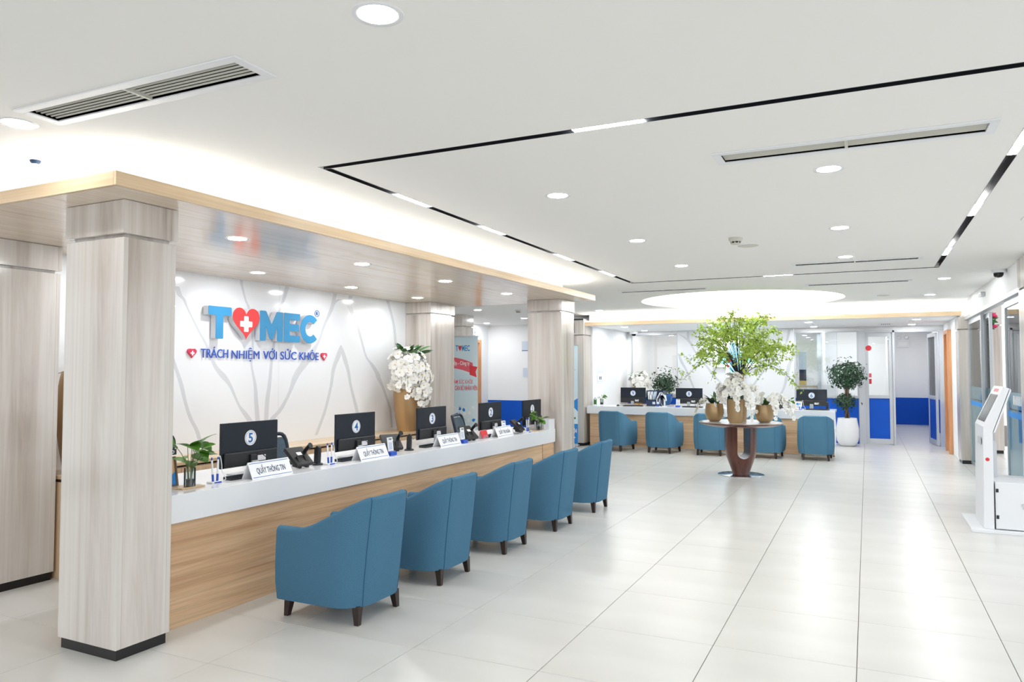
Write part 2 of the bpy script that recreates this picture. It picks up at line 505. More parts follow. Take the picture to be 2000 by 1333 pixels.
# ---- ceiling vents
vent_lab = ['slatted ceiling vent nearest the camera, above the wooden canopy corner', 'long slatted ceiling vent inside the light track, near the upper right',
            'long slatted vent beside the far edge of the light track', 'slatted ceiling vent beyond the light track, right of the dome', 'slatted ceiling vent beyond the light track, left of the dome']
for (x0, x1, y0, y1), lab in zip(VENTS, vent_lab):
    cx, cy = (x0 + x1) / 2, (y0 + y1) / 2
    t = thing('ceiling_vent', lab, 'vent', (cx, cy, H), 0, 'slatted vents in the main ceiling')
    a, b, f = (x1 - x0) / 2, (y1 - y0) / 2, VENT_FR
    m = MB()
    m.box(-a, a, -b, -b + f, -0.007, 0.0); m.box(-a, a, b - f, b, -0.007, 0.0)
    m.box(-a, -a + f, -b + f, b - f, -0.007, 0.0); m.box(a - f, a, -b + f, b - f, -0.007, 0.0)
    m.build('frame', 'white_plastic', t, None, 0.002)
    k = MB()
    k.box(-a + f, a - f, -b + f, b - f, 0.13, 0.135)
    k.box(-a + f - .002, -a + f, -b + f, b - f, 0, .13); k.box(a - f, a - f + .002, -b + f, b - f, 0, .13)
    k.box(-a + f, a - f, -b + f - .002, -b + f, 0, .13); k.box(-a + f, a - f, b - f, b - f + .002, 0, .13)
    k.build('duct', 'vent_dark', t)
    n = 6
    L = a - f
    for q in range(n):
        yy = -b + f + (q + 0.5) * (2 * b - 2 * f) / n
        sl = MB().xbox(Matrix.Translation((0, 0, 0)) @ Matrix.Rotation(R(-40), 4, 'X'), 2 * L, 0.009, 0.0016)
        sl.build('slat', 'vent_slat', t, None, None, (0, yy, 0.009))
    box(-0.008, 0.008, -b + f, b - f, -0.004, 0.016).build('mullion', 'vent_slat', t)

# ---- light track
tr = thing('light_track', 'black recessed light track running as a rectangle around the ceiling', 'light track', (0, 0, H))
def channel(x0, x1, y0, y1, along):
    m = MB(); w = .003; d = 0.06
    m.box(x0, x1, y0, y1, d, d + .003)
    m.box(x0, x1, y0, y0 + w, 0, d); m.box(x0, x1, y1 - w, y1, 0, d)
    m.box(x0, x0 + w, y0, y1, 0, d); m.box(x1 - w, x1, y0, y1, 0, d)
    m.build('channel', 'track_black', tr)
e = 0.0005
def chan(x0, x1, y0, y1, axis):
    m = MB(); w = .003; d = 0.06
    m.box(x0, x1, y0, y1, d, d + .003)
    if axis == 'x':
        m.box(x0, x1, y0 + e, y0 + w, -.001, d); m.box(x0, x1, y1 - w, y1 - e, -.001, d)
    else:
        m.box(x0 + e, x0 + w, y0, y1, -.001, d); m.box(x1 - w, x1 - e, y0, y1, -.001, d)
    m.build('channel', 'track_black', tr)
chan(TX0, TX1, TY0, TY0 + TW, 'x'); chan(TX0, TX1, TY1 - TW, TY1, 'x')
chan(TX0, TX0 + TW, TY0 + TW, TY1 - TW, 'y'); chan(TX1 - TW, TX1, TY0 + TW, TY1 - TW, 'y')
xm = TX0 + TW / 2; xp = TX1 - TW / 2; ym = TY0 + TW / 2; yp = TY1 - TW / 2
w2 = TW / 2 - .004
BARS = [('y', xm, 4.34, 4.72), ('y', xm, 5.62, 5.98), ('y', xm, 7.34, 7.72), ('y', xm, 8.84, 9.22), ('x', ym, -1.335, -0.975), ('x', yp, -1.19, -0.84),
        ('y', xp, 4.60, 4.99), ('y', xp, 6.47, 6.83), ('y', xp, 8.70, 9.05), ('y', xp, 2.9 + .7, 3.9)]
for ax, c0, s0, s1 in BARS:
    m = MB()
    if ax == 'y': m.box(c0 - w2, c0 + w2, s0, s1, -.001, 0.02)
    else: m.box(s0, s1, c0 - w2, c0 + w2, -.001, 0.02)
    m.build('light_bar', 'led_bar', tr)

# ---- walls
def wall(name, m, mats, bevel=None, parent=None, rot=None, left=False):
    o = m.build(name, mats, parent, None, bevel)
    if left:
        x, y = LP(0, 0)
        o.location = (x, y, 0); o.rotation_euler = (0, 0, -TH)
    if parent is None: struct(o)
    return o

# logo wall (left block, local coordinates around its own foot)
lw = box(0 - 0.15, 0, -3.2, 2.75, 0, 2.60).build('wall_logo', 'marble_white', None, None, None, (*LP(-5.97, 6.2), 0), (0, 0, -TH)); struct(lw)
VEINS = {
 'a': [(5.033, 2.413, 0.052), (5.061, 2.337, 0.059), (5.115, 2.292, 0.037), (5.164, 2.2, 0.021), (5.305, 1.981, 0.028), (5.392, 1.857, 0.032), (5.497, 1.661, 0.051), (5.602, 1.555, 0.091), (5.71, 1.435, 0.046), (5.814, 1.252, 0.035), (5.903, 1.151, 0.072), (6.002, 1.022, 0.074), (6.06, .80, .06)],
 'b': [(5.83, 2.56, .034), (5.843, 2.495, 0.034), (5.896, 2.353, 0.026), (5.946, 2.258, 0.036), (5.992, 2.012, 0.036), (6.004, 1.814, 0.029), (5.99, 1.665, 0.026), (6.043, 1.454, 0.043), (6.063, 1.267, 0.057), (6.092, 1.017, 0.064), (6.1, .80, .06)],
 'c': [(6.511, 2.563, 0.066), (6.458, 2.413, 0.048), (6.397, 2.291, 0.036), (6.34, 2.028, 0.035), (6.284, 1.718, 0.038), (6.254, 1.45, 0.052), (6.223, 1.261, 0.062), (6.21, 1.009, 0.062), (6.2, .80, .06)],
 'd': [(7.339, 2.561, 0.066), (7.277, 2.37, 0.069), (7.143, 2.149, 0.042), (7.043, 1.95, 0.045), (6.847, 1.725, 0.139), (6.676, 1.55, 0.106), (6.568, 1.353, 0.052), (6.426, 1.163, 0.072), (6.287, 1.042, 0.088), (6.22, .80, .06)],
 'e': [(7.277, 2.37, 0.043), (7.352, 2.462, 0.056), (7.483, 2.495, 0.059), (7.597, 2.424, 0.069), (7.714, 2.269, 0.056), (7.803, 2.155, 0.052)],
 'f': [(7.641, 2.56, 0.079), (7.631, 2.456, 0.06), (7.702, 2.298, 0.047)],
 'g': [(7.458, 1.921, 0.022), (7.426, 1.819, 0.089), (7.321, 1.618, 0.065), (7.281, 1.419, 0.051), (7.2, 1.183, 0.05), (7.139, 1.046, 0.054), (7.02, 0.833, 0.053)],
 'h': [(7.458, 1.921, 0.022), (7.515, 1.792, 0.082), (7.608, 1.589, 0.06), (7.657, 1.413, 0.05), (7.776, 1.115, 0.062), (7.85, 0.903, 0.062)],
 'i': [(4.86, 2.2, .02), (4.93, 1.95, .03), (4.995, 1.746, 0.026), (5.023, 1.658, 0.034), (5.099, 1.469, 0.045), (5.149, 1.301, 0.037), (5.213, 1.141, 0.041), (5.298, 1.0, 0.044), (5.35, 0.836, 0.045)],
 'j': [(7.80, 2.155, .052), (7.89, 1.95, .04), (7.971, 1.785, 0.038), (8.09, 1.686, 0.075), (8.212, 1.567, 0.092), (8.243, 1.502, 0.093), (8.338, 1.379, 0.056), (8.418, 1.246, 0.047), (8.482, 1.13, 0.048), (8.515, 1.053, 0.045), (8.55, .82, .05)],
 'k': [(8.432, 2.561, 0.059), (8.542, 2.343, 0.054), (8.604, 2.133, 0.061), (8.632, 1.848, 0.061)]}
def smooth_line(pts, n=5):
    out = []
    P = [pts[0]] + list(pts) + [pts[-1]]
    for i in range(1, len(P) - 2):
        for k in range(n):
            t = k / n
            out.append(tuple(0.5 * ((2 * P[i][c]) + (-P[i - 1][c] + P[i + 1][c]) * t + (2 * P[i - 1][c] - 5 * P[i][c] + 4 * P[i + 1][c] - P[i + 2][c]) * t * t
                       + (-P[i - 1][c] + 3 * P[i][c] - 3 * P[i + 1][c] + P[i + 2][c]) * t ** 3) for c in range(len(P[0]))))
    out.append(tuple(pts[-1]))
    return out
for kk, (key, pts) in enumerate(VEINS.items()):
    sp = smooth_line(pts)
    P = []
    t0 = 0.0005 + 0.00012 * kk
    for (y, z, w) in sp:
        w = max(w, .012)
        for (dx, dy) in ((0, -.5), (t0, -.46), (t0, .46), (0, .5)):
            P.append((dx, y - 6.2 + dy * w, min(z, 2.562)))
    MB().grid(P, len(sp), 4).build('vein', 'vein_grey', lw)
box(-.0001, 0.0008, 6.39 - 6.2, 6.393 - 6.2, .8, 2.56).build('panel_joint', 'vein_grey', lw)

# far wall with windows, door and opening
FY = 18.1
wf = MB()
wf.box(-5.60, 1.60, FY, FY + .15, 2.48, 3.0)
wf.box(-5.60, -5.33, FY, FY + .15, 0, 2.48)
wf.box(-5.33, -4.15, FY, FY + .15, 0.0, 1.04)
wf.box(-4.15, -1.49, FY, FY + .15, 0.0, 2.48)
wf.box(-1.49, -0.17, FY, FY + .15, 0.0, 1.05)
wf.box(1.40, 1.60, FY, FY + .15, 0, 2.48)
wall_far = wall('wall_far', wf, 'white_paint')
box(-5.42, -4.16, FY - .012, FY, 0.0, 0.95).build('wainscot', 'blue_paint', wall_far)
box(-1.48, -0.18, FY - .012, FY, 0.0, 0.985).build('wainscot', 'blue_paint', wall_far)
box(-4.15, -1.49, FY - .05, FY, 0.0, 2.57).build('marble_panel', 'marble_white', wall_far, None, .003)
FV = [[(-4.121, 2.495, 0.025), (-3.973, 2.405, 0.063), (-3.85, 2.291, 0.076), (-3.778, 2.154, 0.046), (-3.70, 2.02, .04), (-3.55, 1.83, .05), (-3.418, 1.659, 0.063), (-3.3, 1.489, 0.072), (-3.158, 1.343, 0.046), (-3.042, 1.199, 0.038)],
      [(-3.892, 2.552, 0.059), (-3.893, 2.403, 0.055), (-3.85, 2.279, 0.055)],
      [(-4.13, 2.021, 0.042), (-4.052, 1.809, 0.072), (-3.967, 1.66, 0.051), (-3.871, 1.438, 0.046), (-3.775, 1.204, 0.046), (-3.70, .95, .04)],
      [(-1.50, 2.05, .03), (-1.53, 1.9, .05), (-1.60, 1.75, 0.075), (-1.65, 1.507, 0.066), (-1.72, 1.217, 0.052), (-1.83, 0.992, 0.047)],
      [(-1.588, 2.535, 0.052), (-1.641, 2.298, 0.057), (-1.72, 2.109, 0.047), (-1.9, 1.9, .05), (-2.1, 1.67, .05), (-2.245, 1.479, 0.047), (-2.375, 1.291, 0.057), (-2.481, 1.102, 0.047)]]
for kk, pts in enumerate(FV):
    sp = smooth_line(pts); P = []
    t0 = .0006 + .00015 * kk
    for (x, z, w) in sp:
        for (dy, dx) in ((0, -.5), (-t0, -.46), (-t0, .46), (0, .5)):
            P.append((x + dx * w, FY - .05 + dy, z))
    MB().grid(P, len(sp), 4).build('vein', 'vein_grey', wall_far)

def window(name, x0, x1, z0, z1, splits, pane='pane'):
    w = struct(MB().box(x0, x1, FY - .03, FY + .06, z0 - .05, z0).box(x0, x1, FY - .005, FY + .05, z1, z1 + .03).box(x0, x0 + .03, FY - .01, FY + .05, z0, z1).box(x1 - .03, x1, FY - .01, FY + .05, z0, z1).build(name, 'alu', None, None, .003))
    xs = [x0 + .03] + splits + [x1 - .03]
    for a, b in zip(xs[:-1], xs[1:]):
        box(a + .002, b - .002, FY + .015, FY + .023, z0, z1).build('pane', pane, w)
    for s_ in splits:
        box(s_ - .004, s_ + .004, FY + .012, FY + .026, z0, z1).build('glazing_bar', 'alu', w)
    return w
window('window_1', -5.33, -4.15, 1.04, 2.48, [])
w2_ = window('window_2', -1.49, -0.17, 1.05, 2.46, [-0.60])
# bluish tint for the reflection in the left two thirds of window 2
for ch in w2_.children:
    if ch.name.startswith('pane'):
        ch.data.materials[0] = MATS['pane_blue']; break

# aluminium door and the open doorway
fp = struct(MB().box(-0.17, -0.03, FY - .03, FY + .12, 0, 2.48).box(0.50, 0.545, FY - .03, FY + .12, 0, 2.48).box(1.385, 1.47, FY - .03, FY + .12, 0, 2.48)
            .box(-0.03, 1.385, FY - .03, FY + .12, 2.435, 2.48).build('trim_1', 'alu', None, None, .004))
d1 = struct(MB().box(-0.03, 0.03, FY, FY + .05, .01, 2.43).box(0.43, 0.497, FY, FY + .05, .01, 2.43).box(.03, .43, FY, FY + .05, 2.35, 2.43)
            .box(.03, .43, FY, FY + .05, 1.0, 1.07).box(.03, .43, FY, FY + .05, .01, .125).build('door_1', 'alu', None, None, .003))
box(.03, .43, FY + .02, FY + .028, 1.07, 2.35).build('pane', 'pane', d1)
box(.03, .43, FY + .015, FY + .03, .125, 1.0).build('lower_panel', 'blue_paint', d1)
flat(disc(.06, 18), .002, 'sticker', 'print_red', d1, (.035, FY - .001, 2.10), FACE_NY)
flat(rect(.05, .09), .002, 'sticker', 'print_pink', d1, (.06, FY + .013, 1.50), FACE_NY)
flat(rect(.05, .11), .002, 'sticker', 'print_red', d1, (.06, FY + .013, 1.37), FACE_NY)
# open leaf of the doorway, swung into the corridor
d2 = struct(MB().box(0, .06, 0, .045, .01, 2.42).box(.80, .86, 0, .045, .01, 2.42).box(.06, .80, 0, .045, 2.34, 2.42).box(.06, .80, 0, .045, .98, 1.06).box(.06, .80, 0, .045, .01, .12)
            .build('door_2', 'alu', None, None, .003, (1.36, FY + .1, 0), (0, 0, R(96))))
box(.06, .80, .018, .026, 1.06, 2.34).build('pane', 'pane', d2)
box(.06, .80, .014, .03, .12, .98).build('lower_panel', 'blue_paint', d2)
MB().tube([(.78, -.02, 1.0), (.78, -.05, 1.02), (.78, -.05, 1.18), (.78, -.02, 1.2)], .01, 8).build('handle', 'steel', d2, 60)

# rooms behind the far wall
rb = MB()
rb.box(-5.60, 0.42, 20.9, 21.0, 0, 2.7); rb.box(-5.70, -5.60, FY + .15, 21.0, 0, 2.7)
wall('wall_office_back', rb, 'white_paint')
wall('wall_office_side', MB().box(-1.02, -0.94, FY + .15, 20.9, 0, 2.7), 'white_paint')
wc = wall('wall_corridor_left', MB().box(0.42, 0.50, FY + .15, 25.2, 0, 2.7), 'white_paint')
box(.5, .512, FY + .16, 25.2, 0, .97).build('wainscot', 'blue_paint', wc)
wc = wall('wall_corridor_end', MB().box(0.42, 1.85, 25.2, 25.3, 0, 2.85), 'white_paint')
box(.5, 1.68, 25.185, 25.2, 0, .80).build('wainscot', 'blue_paint', wc)
wc = wall('wall_corridor_right', MB().box(1.68, 1.78, FY + .15, 25.2, 0, 2.85), 'white_paint')
box(1.665, 1.68, FY + .2, 25.185, 0, .85).build('wainscot', 'blue_paint', wc)
struct(box(-5.7, 1.85, FY + .15, 25.3, 2.85, 2.9).build('ceiling_far_rooms', 'ceiling_paint'))
for (x, y, lab) in ((-4.6, 19.5, 'square light panel added in the office behind the left far window'), (-0.3, 19.5, 'square light panel added in the office behind the right far window'),
                    (1.1, 19.6, 'square light panel added in the corridor just past the doorway'), (1.1, 23.2, 'square light panel added at the far end of the corridor'), (-2.8, 19.5, 'square light panel added in the office behind the marble wall')):
    t = thing('added_panel_light', lab, 'ceiling light', (x, y, 2.85), 0, 'light panels added in the far rooms')  # lamps added to brighten the enclosed far rooms
    MB().box(-.3, .3, -.3, -.28, -.02, 0).box(-.3, .3, .28, .3, -.02, 0).box(-.3, -.28, -.28, .28, -.02, 0).box(.28, .3, -.28, .28, -.02, 0).build('frame', 'white_plastic', t)
    box(-.28, .28, -.28, .28, -.012, -.002).build('diffuser', 'panel_led', t)

# left wall of the far bay, with the hall to its left
wl = wall('wall_bay_left', MB().box(-5.58, -5.43, 15.5, FY, 0, 2.57), 'white_paint')
hall = wall('wall_hall_back', MB().box(-9.40, -5.58, 17.9, 18.05, 0, H), 'white_paint')
box(-9.25, -5.6, 17.885, 17.9, 0, .815).build('wainscot', 'blue_paint', hall)
hl = wall('wall_hall_left', MB().box(-9.40, -9.25, 8.0, 16.82, 0, H).box(-9.40, -9.25, 17.42, 17.9, 0, H).box(-9.40, -9.25, 16.82, 17.42, 2.36, H), 'white_paint')
d3 = struct(MB().box(-9.42, -9.22, 16.78, 16.84, 0, 2.42).box(-9.42, -9.22, 17.36, 17.45, 0, 2.42).box(-9.42, -9.22, 16.84, 17.36, 2.34, 2.42).build('door_3', 'frame_wood', None, None, .004))
box(-9.40, -9.36, 16.85, 17.36, 0.005, 2.335).build('door_leaf', 'print_pale', d3)

# right side: wall with wooden door, then sliding glass front
wr = wall('wall_right', MB().box(1.47, 1.62, 17.28, FY, 0, 2.57).box(1.47, 1.62, 15.45, 16.62, 0, 2.57).box(1.47, 1.62, 16.62, 17.28, 2.34, 2.57), 'white_paint')
box(1.458, 1.47, 17.34, FY, 0, .95).build('wainscot', 'blue_paint', wr)
d4 = struct(MB().box(1.40, 1.64, 17.24, 17.34, 0, 2.40).box(1.40, 1.64, 16.56, 16.64, 0, 2.40).box(1.40, 1.64, 16.64, 17.24, 2.32, 2.40).build('door_4', 'frame_wood', None, None, .004))
box(1.53, 1.57, 16.65, 17.24, .005, 2.315).build('door_leaf', 'frame_wood', d4)

struct(MB().box(1.54, 1.75, 9.1, 15.45, 2.53, H).build('wall_front_header', 'white_paint', None, None, .003))
struct(MB().box(1.53, 1.62, 9.80, 14.95, 2.475, 2.53).build('trim_2', 'grey_metal', None, None, .003))

# outside lobby seen through the glass

# ================================================================== COLUMNS
def column(label, x, y, wx, wy, top, head=0.2, left=False, plinth=True):
    """stone-clad square column: cladding slabs on a core, recessed joint below the head, black plinth"""
    t = thing('stone_column', label, 'column', (x, y, 0), 0, 'stone-clad columns', left)
    a, b = wx / 2, wy / 2
    zs, ze = (0.062 if plinth else 0.0), top - head - .022
    box(-a + .03, a - .03, -b + .03, b - .03, 0.0, top - .001).build('core', 'stone', t)
    box(-a + .014, a - .014, -b + .014, b - .014, 0.0, .064).build('plinth', 'black_plinth', t)
    def ring(nm, a, b, z0, z1):
        box(-a, a, -b, -b + .03, z0, z1).build(nm, 'stone', t, None, .0015)
        box(-a, a, b - .03, b, z0, z1).build(nm, 'stone', t, None, .0015)
        box(-a, -a + .03, -b + .0305, b - .0305, z0, z1).build(nm, 'stone', t, None, .0015)
        box(a - .03, a, -b + .0305, b - .0305, z0, z1).build(nm, 'stone', t, None, .0015)
    ring('shaft_slab', a, b, zs, ze)
    ring('head_slab', a + .006, b + .006, top - head, top - .001)
    return t
CZ = 2.565   # underside of the reception canopy
column('stone-clad column nearest the camera, left of the white reception counter', -3.945, 2.9925, 0.51, 0.345, CZ, 0.19, True)
column('stone-clad column at the left picture edge, beside the logo wall', -5.95, 3.35, 0.66, 0.66, CZ, 0.19, True)
column('stone-clad column at the far end of the reception counter', -4.00, 9.52, 0.50, 0.45, CZ, 0.15, True)
column('stone-clad column behind the tall vase of white orchids', -5.78, 9.18, 0.47, 0.64, CZ, 0.15, True)
column('stone-clad column at the left end of the far counter', -5.72, 15.29, 0.50, 0.52, 2.69, 0.31)
column('stone-clad column deep in the hall behind the leaning banner', -8.15, 14.3, 0.5, 0.5, H, 0.25)
column('stone-clad column at the right picture edge beside the kiosk', 1.80, 9.45, 0.56, 0.66, H, 0.33)
column('stone-clad pilaster between the wooden door and the sliding glass', 1.62, 15.2, 0.36, 0.5, H - .3, 0.20)
column('stone-clad column outside beyond the sliding glass doors', 2.17, 17.4, 0.40, 0.6, 3.2, 0.70)
tag(MB().box(-.27, .25, -.255, -.05, 0, .03).build('recess_trim', 'black_plinth', None, None, .004, (-5.72, 15.27, 2.69)), 'black strip on top of the column left of the far counter', 'trim')

# ================================================================== CANOPIES
def canopy(label, x0, x1, y0, y1, z, th, fas, left, strips, cuts, open_sides, soffit, fmat, fmat2, cz):
    cx, cy = (x0 + x1) / 2, (y0 + y1) / 2
    t = thing('canopy', label, 'canopy', (cx, cy, z), 0, None, left)
    a, b = (x1 - x0) / 2, (y1 - y0) / 2
    box(-a + .02, a - .02, -b + .02, b - .02, 0.02, 0.03).build('deck', 'grout', t)
    if 'x+' in open_sides: box(a - .02, a, -b, b, 0, fas).build('fascia_board', fmat, t, None, .002)
    if 'y-' in open_sides: box(-a, a - .0205, -b, -b + .02, 0, fas).build('fascia_board', fmat2, t, None, .002)
    if 'y+' in open_sides: box(-a, a - .0205, b - .02, b, 0, fas).build('fascia_board', fmat2, t, None, .002)
    xs = [-a + .021 + (2 * a - .042) * k / strips for k in range(strips + 1)]
    ys = [-b + .021 + (2 * b - .042) * k / cuts for k in range(cuts + 1)]
    g = .0015
    for i in range(strips):
        for j in range(cuts):
            me = box(-(xs[1] - xs[0]) / 2 + g, (xs[1] - xs[0]) / 2 - g, -(ys[1] - ys[0]) / 2 + g, (ys[1] - ys[0]) / 2 - g, 0, .02)
            me.build('soffit_panel', soffit, t, None, None, ((xs[i] + xs[i + 1]) / 2, (ys[j] + ys[j + 1]) / 2, 0.0008))
    return t, a, b
cp, a, b = canopy('pale wood canopy with cove lighting over the left reception counter', -6.45, -3.43, 2.58, 9.74, CZ, .1, .075, True, 5, 3, ('x+', 'y-', 'y+'), 'wood_soffit', 'wood_pale', 'wood_pale_x', CZ)
MB().box(a - .22, a - .19, -b + .2, b - .2, .035, .05).box(-a, a - .2, -b + .19, -b + .22, .035, .05).box(-a + 1, a - .2, b - .22, b - .19, .035, .05).build('cove_strip', 'cove_led', cp)
MB().box(a - .36, a - .345, -b + .36, b - .36, .03, H - CZ - .001).box(-a, a - .345, -b + .345, -b + .36, .03, H - CZ - .001).box(-a, a - .345, b - .36, b - .345, .03, H - CZ - .001).build('cove_upstand', 'ceiling_paint', cp)
cf, a, b = canopy('long white-soffit canopy with wooden fascia and cove lighting over the far counter', -5.97, 1.53, 15.1, FY - .05, 2.57, .1, .08, False, 3, 2, ('y-',), 'white_paint', 'wood_pale', 'wood_pale_x', 2.57)
MB().box(-a + .55, a - .05, -b + .16, -b + .19, .035, .05).build('cove_strip', 'cove_far', cf)
box(-a + .5, a, -b + .30, -b + .315, .03, H - 2.571).build('cove_upstand', 'ceiling_paint', cf)

# ================================================================== RECEPTION COUNTER (left)
ct = thing('reception_counter', 'long white-topped wooden reception counter on the left under the logo', 'counter', (-3.83, 6.2175, 0), 0, None, True)
L2 = 3.0475
top = MB().prism([(0, 0, .655), (0, 0, .83), (-.82, 0, .83), (-.82, 0, .79), (-.04, 0, .79), (-.04, 0, .655)][::-1], (0, 2 * L2, 0))
o = top.build('worktop', 'white_gloss', ct, None, .003, (0, -L2, 0))
box(-.05, -.03, -L2, L2 - .36, 0, .655).build('front_panel', 'wood_front', ct, None, .0015)
box(-.05, -.022, L2 - .355, L2, 0, .655).build('end_panel', 'wood_front', ct, None, .0015)
box(-.80, -.05, -L2, -L2 + .03, 0, .79).build('side_panel', 'wood_front', ct)
box(-.80, -.05, L2 - .03, L2, 0, .79).build('side_panel', 'wood_front', ct)
box(-.40, -.05, -L2 + .03, L2 - .03, .02, .05).build('foot_rail', 'wood_front', ct)

# credenza along the logo wall: five cabinets and one top
cab_names = ['wooden wall cabinet peeping out between the two near columns', 'wooden wall cabinet behind the monitor numbered five', 'wooden wall cabinet right of the monitor numbered five',
             'wooden wall cabinet behind the monitor numbered four', 'wooden wall cabinet under the tall vase of white orchids']
for k in range(5):
    y0 = 3.70 + k * 1.03
    t = thing('wall_cabinet', cab_names[k], 'cabinet', (-5.50, y0 + .515, 0), 0, 'wooden cabinets along the logo wall', True)
    box(-.46, -.02, -.513, .513, .06, .74).build('body', 'wood_cabinet', t)
    box(-.46, -.05, -.513, .513, 0, .06).build('toe_kick', 'wood_cabinet', t)
    for s_ in (-1, 1):
        d = box(-.02, 0, s_ * .2575 - .2545, s_ * .2575 + .2545, .07, .735).build('door', 'wood_cabinet', t, None, .0015)
        MB().tube([(0, s_ * .03, .69), (.018, s_ * .03, .69)], .009, 10).build('knob', 'black_plastic', d, 60)
ctop = thing('cabinet_top', 'pale wooden top board running along the wall cabinets under the logo', 'cabinet top', (-5.50, 6.27, .75), 0, None, True)
box(-.468, .015, -2.57, 2.575, .01, .04).build('board', 'wood_pale', ctop, None, .002)
box(-.46, -.03, -2.57, 2.575, -.01, .01).build('gap_shade_strip', 'leg_wood', ctop)  # dark colour stands for the shade in the gap under the board

# ================================================================== LOGO
FACE_X = .08
def yz(y, z): return (y - 6.2, z)
lg = thing('logo_sign', 'large raised blue and red company lettering TOMEC on the white logo wall', 'sign', (-5.97, 6.2, 0), 0, None, True)
def letter(name, outline, mface, hole=None):
    """outline in (y,z) world-local; block with side returns and a coloured face plate"""
    pts = [(0.012, y - 6.2, z) for y, z in outline]
    o = MB().prism(pts, (FACE_X - .012, 0, 0)).build(name, 'letter_side', lg, None, None)
    f = MB().prism([(FACE_X, y - 6.2, z) for y, z in outline], (.004, 0, 0)).build('face', mface, o, None, .003)
    return o
def rounded(pts, r=.012, n=3):
    out = []
    N = len(pts)
    for i in range(N):
        p0, p1, p2 = Vector(pts[i - 1]), Vector(pts[i]), Vector(pts[(i + 1) % N])
        d0 = (p0 - p1); d1 = (p2 - p1)
        rr = min(r, d0.length * .45, d1.length * .45)
        A = p1 + d0.normalized() * rr; B = p1 + d1.normalized() * rr
        for k in range(n + 1):
            t = k / n
            q = A * (1 - t) ** 2 + p1 * 2 * t * (1 - t) + B * t * t
            out.append((q.x, q.y))
    return out
zb, zt = 1.925, 2.252
letter('letter_t', rounded([(5.335, zt), (5.335, 2.162), (5.43, 2.162), (5.43, zb), (5.525, zb), (5.525, 2.162), (5.632, 2.162), (5.632, zt)][::-1]), 'logo_blue')
hp = heart_pts(.37, .335, 40)
ho = letter('letter_heart', [(5.83 + x, 2.094 + z) for x, z in hp][::-1], 'logo_red')
MB().prism([(FACE_X + .004, 5.826 - 6.2 + x, 2.092 + z) for x, z in rounded(cross_pts(.165, .165, .06), .01)], (.004, 0, 0)).build('white_cross', 'print_white', ho)
letter('letter_m', rounded([(6.022, zb), (6.022, zt), (6.11, zt), (6.19, 2.105), (6.268, zt), (6.36, zt), (6.36, zb), (6.275, zb), (6.275, 2.09), (6.215, zb + .02), (6.165, zb + .02), (6.105, 2.09), (6.105, zb)]), 'logo_blue')
letter('letter_e', rounded([(6.379, zb), (6.379, zt), (6.637, zt), (6.637, zt - .075), (6.47, zt - .075), (6.47, 2.13), (6.618, 2.13), (6.618, 2.052), (6.47, 2.052), (6.47, zb + .075), (6.637, zb + .075), (6.637, zb)]), 'logo_blue')
cc = []
for k in range(22):
    t = R(42) + k * R(276) / 21
    cc.append((6.803 + .163 * math.cos(t), 2.087 + .167 * math.sin(t)))
for k in range(22):
    t = R(318) - k * R(276) / 21
    cc.append((6.803 + .078 * math.cos(t), 2.087 + .085 * math.sin(t)))
letter('letter_c', rounded(cc, .01, 2), 'logo_blue')
MB().lathe([(.040, 0), (.040, .004), (.034, .004), (.034, 0), (.040, 0)], 28).build('registered_ring', 'print_blue', lg, None, None, (.002, 7.010 - 6.2, 2.287), FACE_PX)
obj('registered_letter', text_mesh('registered_letter', 'R', .055, .004, 'print_blue', .0008), lg, None, (.004, 7.010 - 6.2, 2.287), FACE_PX)

ts = thing('tagline_sign', 'raised blue tagline lettering between two small red hearts on the logo wall', 'sign', (-5.97, 6.2, 0), 0, None, True)
words = [('TRÁCH', 5.31, 5.655), ('NHIỆM', 5.70, 6.085), ('VỚI', 6.14, 6.345), ('SỨC', 6.40, 6.655), ('KHỎE', 6.705, 7.032)]
for w, y0, y1 in words:
    me = text_mesh('word', w, .128, .006, 'tag_blue', 0.0 if 'M' in w else .0006, width=(y1 - y0))
    # cap height sits between z 1.726 and 1.816; accents above and below
    zs = [v.co.y for v in me.vertices]
    obj('word', me, ts, None, (.016, (y0 + y1) / 2 - 6.2, 1.776 + ({'NHIỆM': -.002, 'VỚI': .012, 'SỨC': .012, 'TRÁCH': .012, 'KHỎE': .012}[w])), FACE_PX)
for yy, lab in ((5.204, 'l'), (7.126, 'r')):
    h_ = MB().prism([(.004, yy - 6.2 + x, 1.772 + z) for x, z in heart_pts(.10, .092, 28)][::-1], (.02, 0, 0)).build('small_heart', 'rose_red', ts)
    MB().prism([(.024, yy - 6.2 + x, 1.774 + z) for x, z in cross_pts(.046, .046, .015)], (.002, 0, 0)).build('white_cross', 'print_white', h_)

# ================================================================== DOWNLIGHTS
def downlight_mesh():
    rim = MB().lathe([(.068, -.001), (.088, -.003), (.092, 0.0)], 28).mesh('rim', 'white_plastic', 50)
    lens = MB().lathe([(0, -.002), (.068, -.002)], 28)
    lens.f = [f[::-1] for f in lens.f]
    return rim, lens.mesh('lens', 'light_lens')
RIM, LENS = downlight_mesh()
LENS_BRIGHT = LENS.copy(); LENS_BRIGHT.materials[0] = MATS['light_lens_bright']
LENS_CANOPY = LENS.copy(); LENS_CANOPY.materials[0] = MATS['light_lens_canopy']
def downlight(x, y, z, lab, grp, left=False, s=1.0, lens=None):
    t = thing('downlight', lab, 'downlight', (x, y, z), 0, grp, left)
    t.scale = (s, s, 1)
    obj('rim', RIM, t); obj('lens', LENS_CANOPY if left else (LENS_BRIGHT if y > 8 else LENS), t)
g1 = 'round downlights in the main ceiling'
